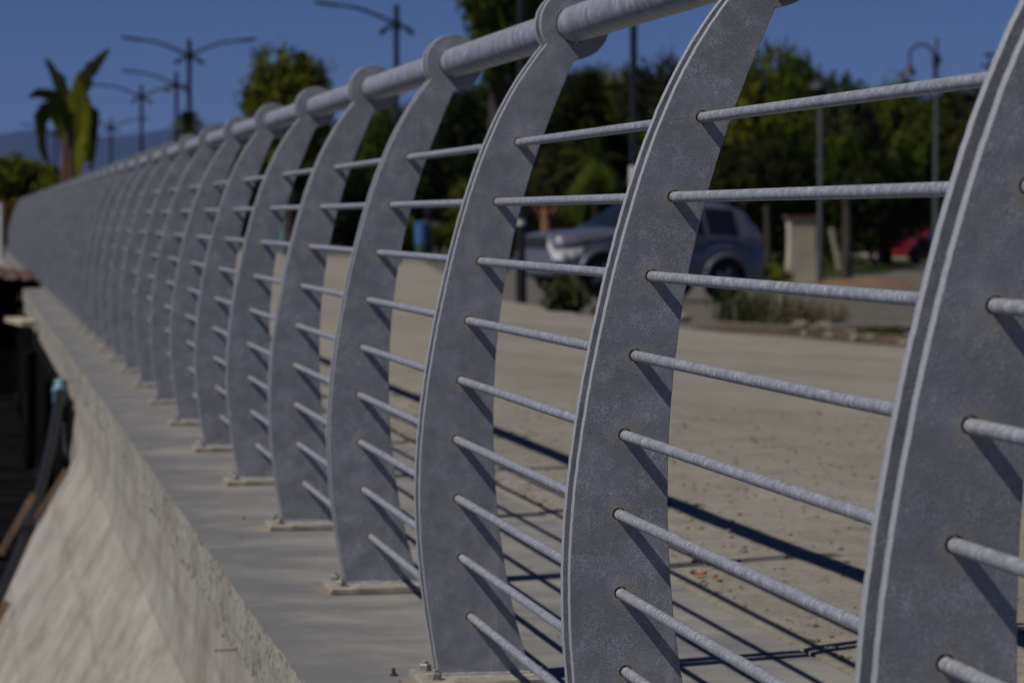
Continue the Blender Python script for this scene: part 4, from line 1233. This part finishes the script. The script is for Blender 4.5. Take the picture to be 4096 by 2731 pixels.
# orange brown trunk behind the silver car bonnet
for u, v0, d, rr_, mt, lab in ((2182, 840, 98, .20, M_REDBARK, 'bare orange brown tree trunk just left of the silver car bonnet'), (3066, 815, 84, .10, M_BARK, 'thin brown post behind the tail of the silver car'), (3385, 760, 88, .14, M_BARK, 'slender brown trunk right of the grey lantern post')):
    b = foot(u, d); H = ztop(v0, d) - b.z; q = MB()
    q.tube([(0.05*math.sin(3*t), 0.04*t, H*t - .05) for t in rng(0, 1, 7)], [rr_*(1.25 - .45*t) for t in rng(0, 1, 7)], 10)
    if mt is not M_BARK or u > 3100:
        for k in range(4):
            a = k*1.6; q.tube([(0, 0, H*.8), (math.cos(a)*.4, math.sin(a)*.4, H*1.08)], [rr_*.4, rr_*.15], 6)
    o = q.build('tree_stump' if u < 3000 else 'stake' if u < 3100 else 'bare_trunk', mt); o.location = b; tag(o, lab, 'trunk' if u != 3066 else 'post')
# cream pillar and white slanted board
b = foot(3205, 80); s = 80/12000; H = ztop(872, 80) - b.z
root = empty('gate_pillar', b, 'cream rendered pillar that tapers upward beside the grey lantern post', 'pillar')
q = MB(); rows = []
for z, hw_ in ((-.1, 66), (.25, 60), (.7, 54), (1.2, 52), (H - .08, 55), (H - .06, 60), (H, 60)):
    rows.append([(x*hw_*s, y*hw_*s*.5, z) for x, y in ((-1, -1), (1, -1), (1, 1), (-1, 1), (-1, -1))])
q.grid(rows); q.quad(*[rows[-1][i] for i in range(4)]); q.build('shaft', M_CREAM, root, 30)
q = MB(); q.box((0, 0, H + .03), (132*s, 70*s, .08)); q.build('cap', M_TILE, root)
b = foot(3340, 92); q = MB(); q.box((0, 0, .85), (.13, .06, 1.3), Matrix.Rotation(-.2, 3, 'Y'))
o = q.build('white_board', M_CREAM); o.location = b; tag(o, 'narrow white board leaning to the left, right of the cream pillar', 'board')
# kerb by the far road
A = cast(3180, 1022); B = cast(3640, 1032); q = MB(); L = (B-A).length
q.box((0, 0, .05), (L, .25, .16)); o = q.build('kerb', M_CREAM); o.location = ((A.x+B.x)/2, (A.y+B.y)/2, land((A.x+B.x)/2, (A.y+B.y)/2)); o.rotation_euler = (0, 0, math.atan2(B.y-A.y, B.x-A.x)); o['kind'] = 'structure'
# pale post at the left edge beyond the railing
b = foot(4, 62); b.z = -1.3
q = MB(); q.tube([(0, 0, 0), (0, 0, ztop(810, 62) + 1.3)], .06, 10); o = q.build('white_pole', M_WHITE); o.location = b; tag(o, 'thin white pole at the left picture edge in front of the orange shrub', 'pole')

# ================================================================== HAZE
HAZE = True
if HAZE:
    q = MB(); q.box((-600, 11000, 450), (30500, 23200, 906)); o = q.build('haze', None, smooth=0); o['kind'] = 'stuff'
    tag(o, 'thin blue air between the shore and the far mountain', 'haze')
    m = bpy.data.materials.new('haze_air'); m.use_nodes = True; nt = m.node_tree; nt.nodes.clear()
    out = nt.nodes.new('ShaderNodeOutputMaterial'); pv = nt.nodes.new('ShaderNodeVolumePrincipled')
    pv.inputs['Color'].default_value = (0.26, 0.40, 0.88, 1); pv.inputs['Density'].default_value = 0.000032; pv.inputs['Anisotropy'].default_value = 0.0
    nt.links.new(pv.outputs[0], out.inputs['Volume']); o.data.materials.append(m)

# ================================================================== one overall check of how light every surface is
for m in bpy.data.materials:
    if not m.use_nodes: continue
    t = m.node_tree; b = t.nodes.get('Principled BSDF')
    if b is None: continue
    inp = b.inputs['Base Color']
    if inp.is_linked:
        src = inp.links[0].from_socket
        mx = N(t, 'ShaderNodeMix', data_type='RGBA', blend_type='MULTIPLY')
        mx.inputs[0].default_value = 1.0; mx.inputs[7].default_value = (0.76, 0.76, 0.76, 1)
        t.links.new(src, mx.inputs[6]); t.links.new(mx.outputs[2], inp)
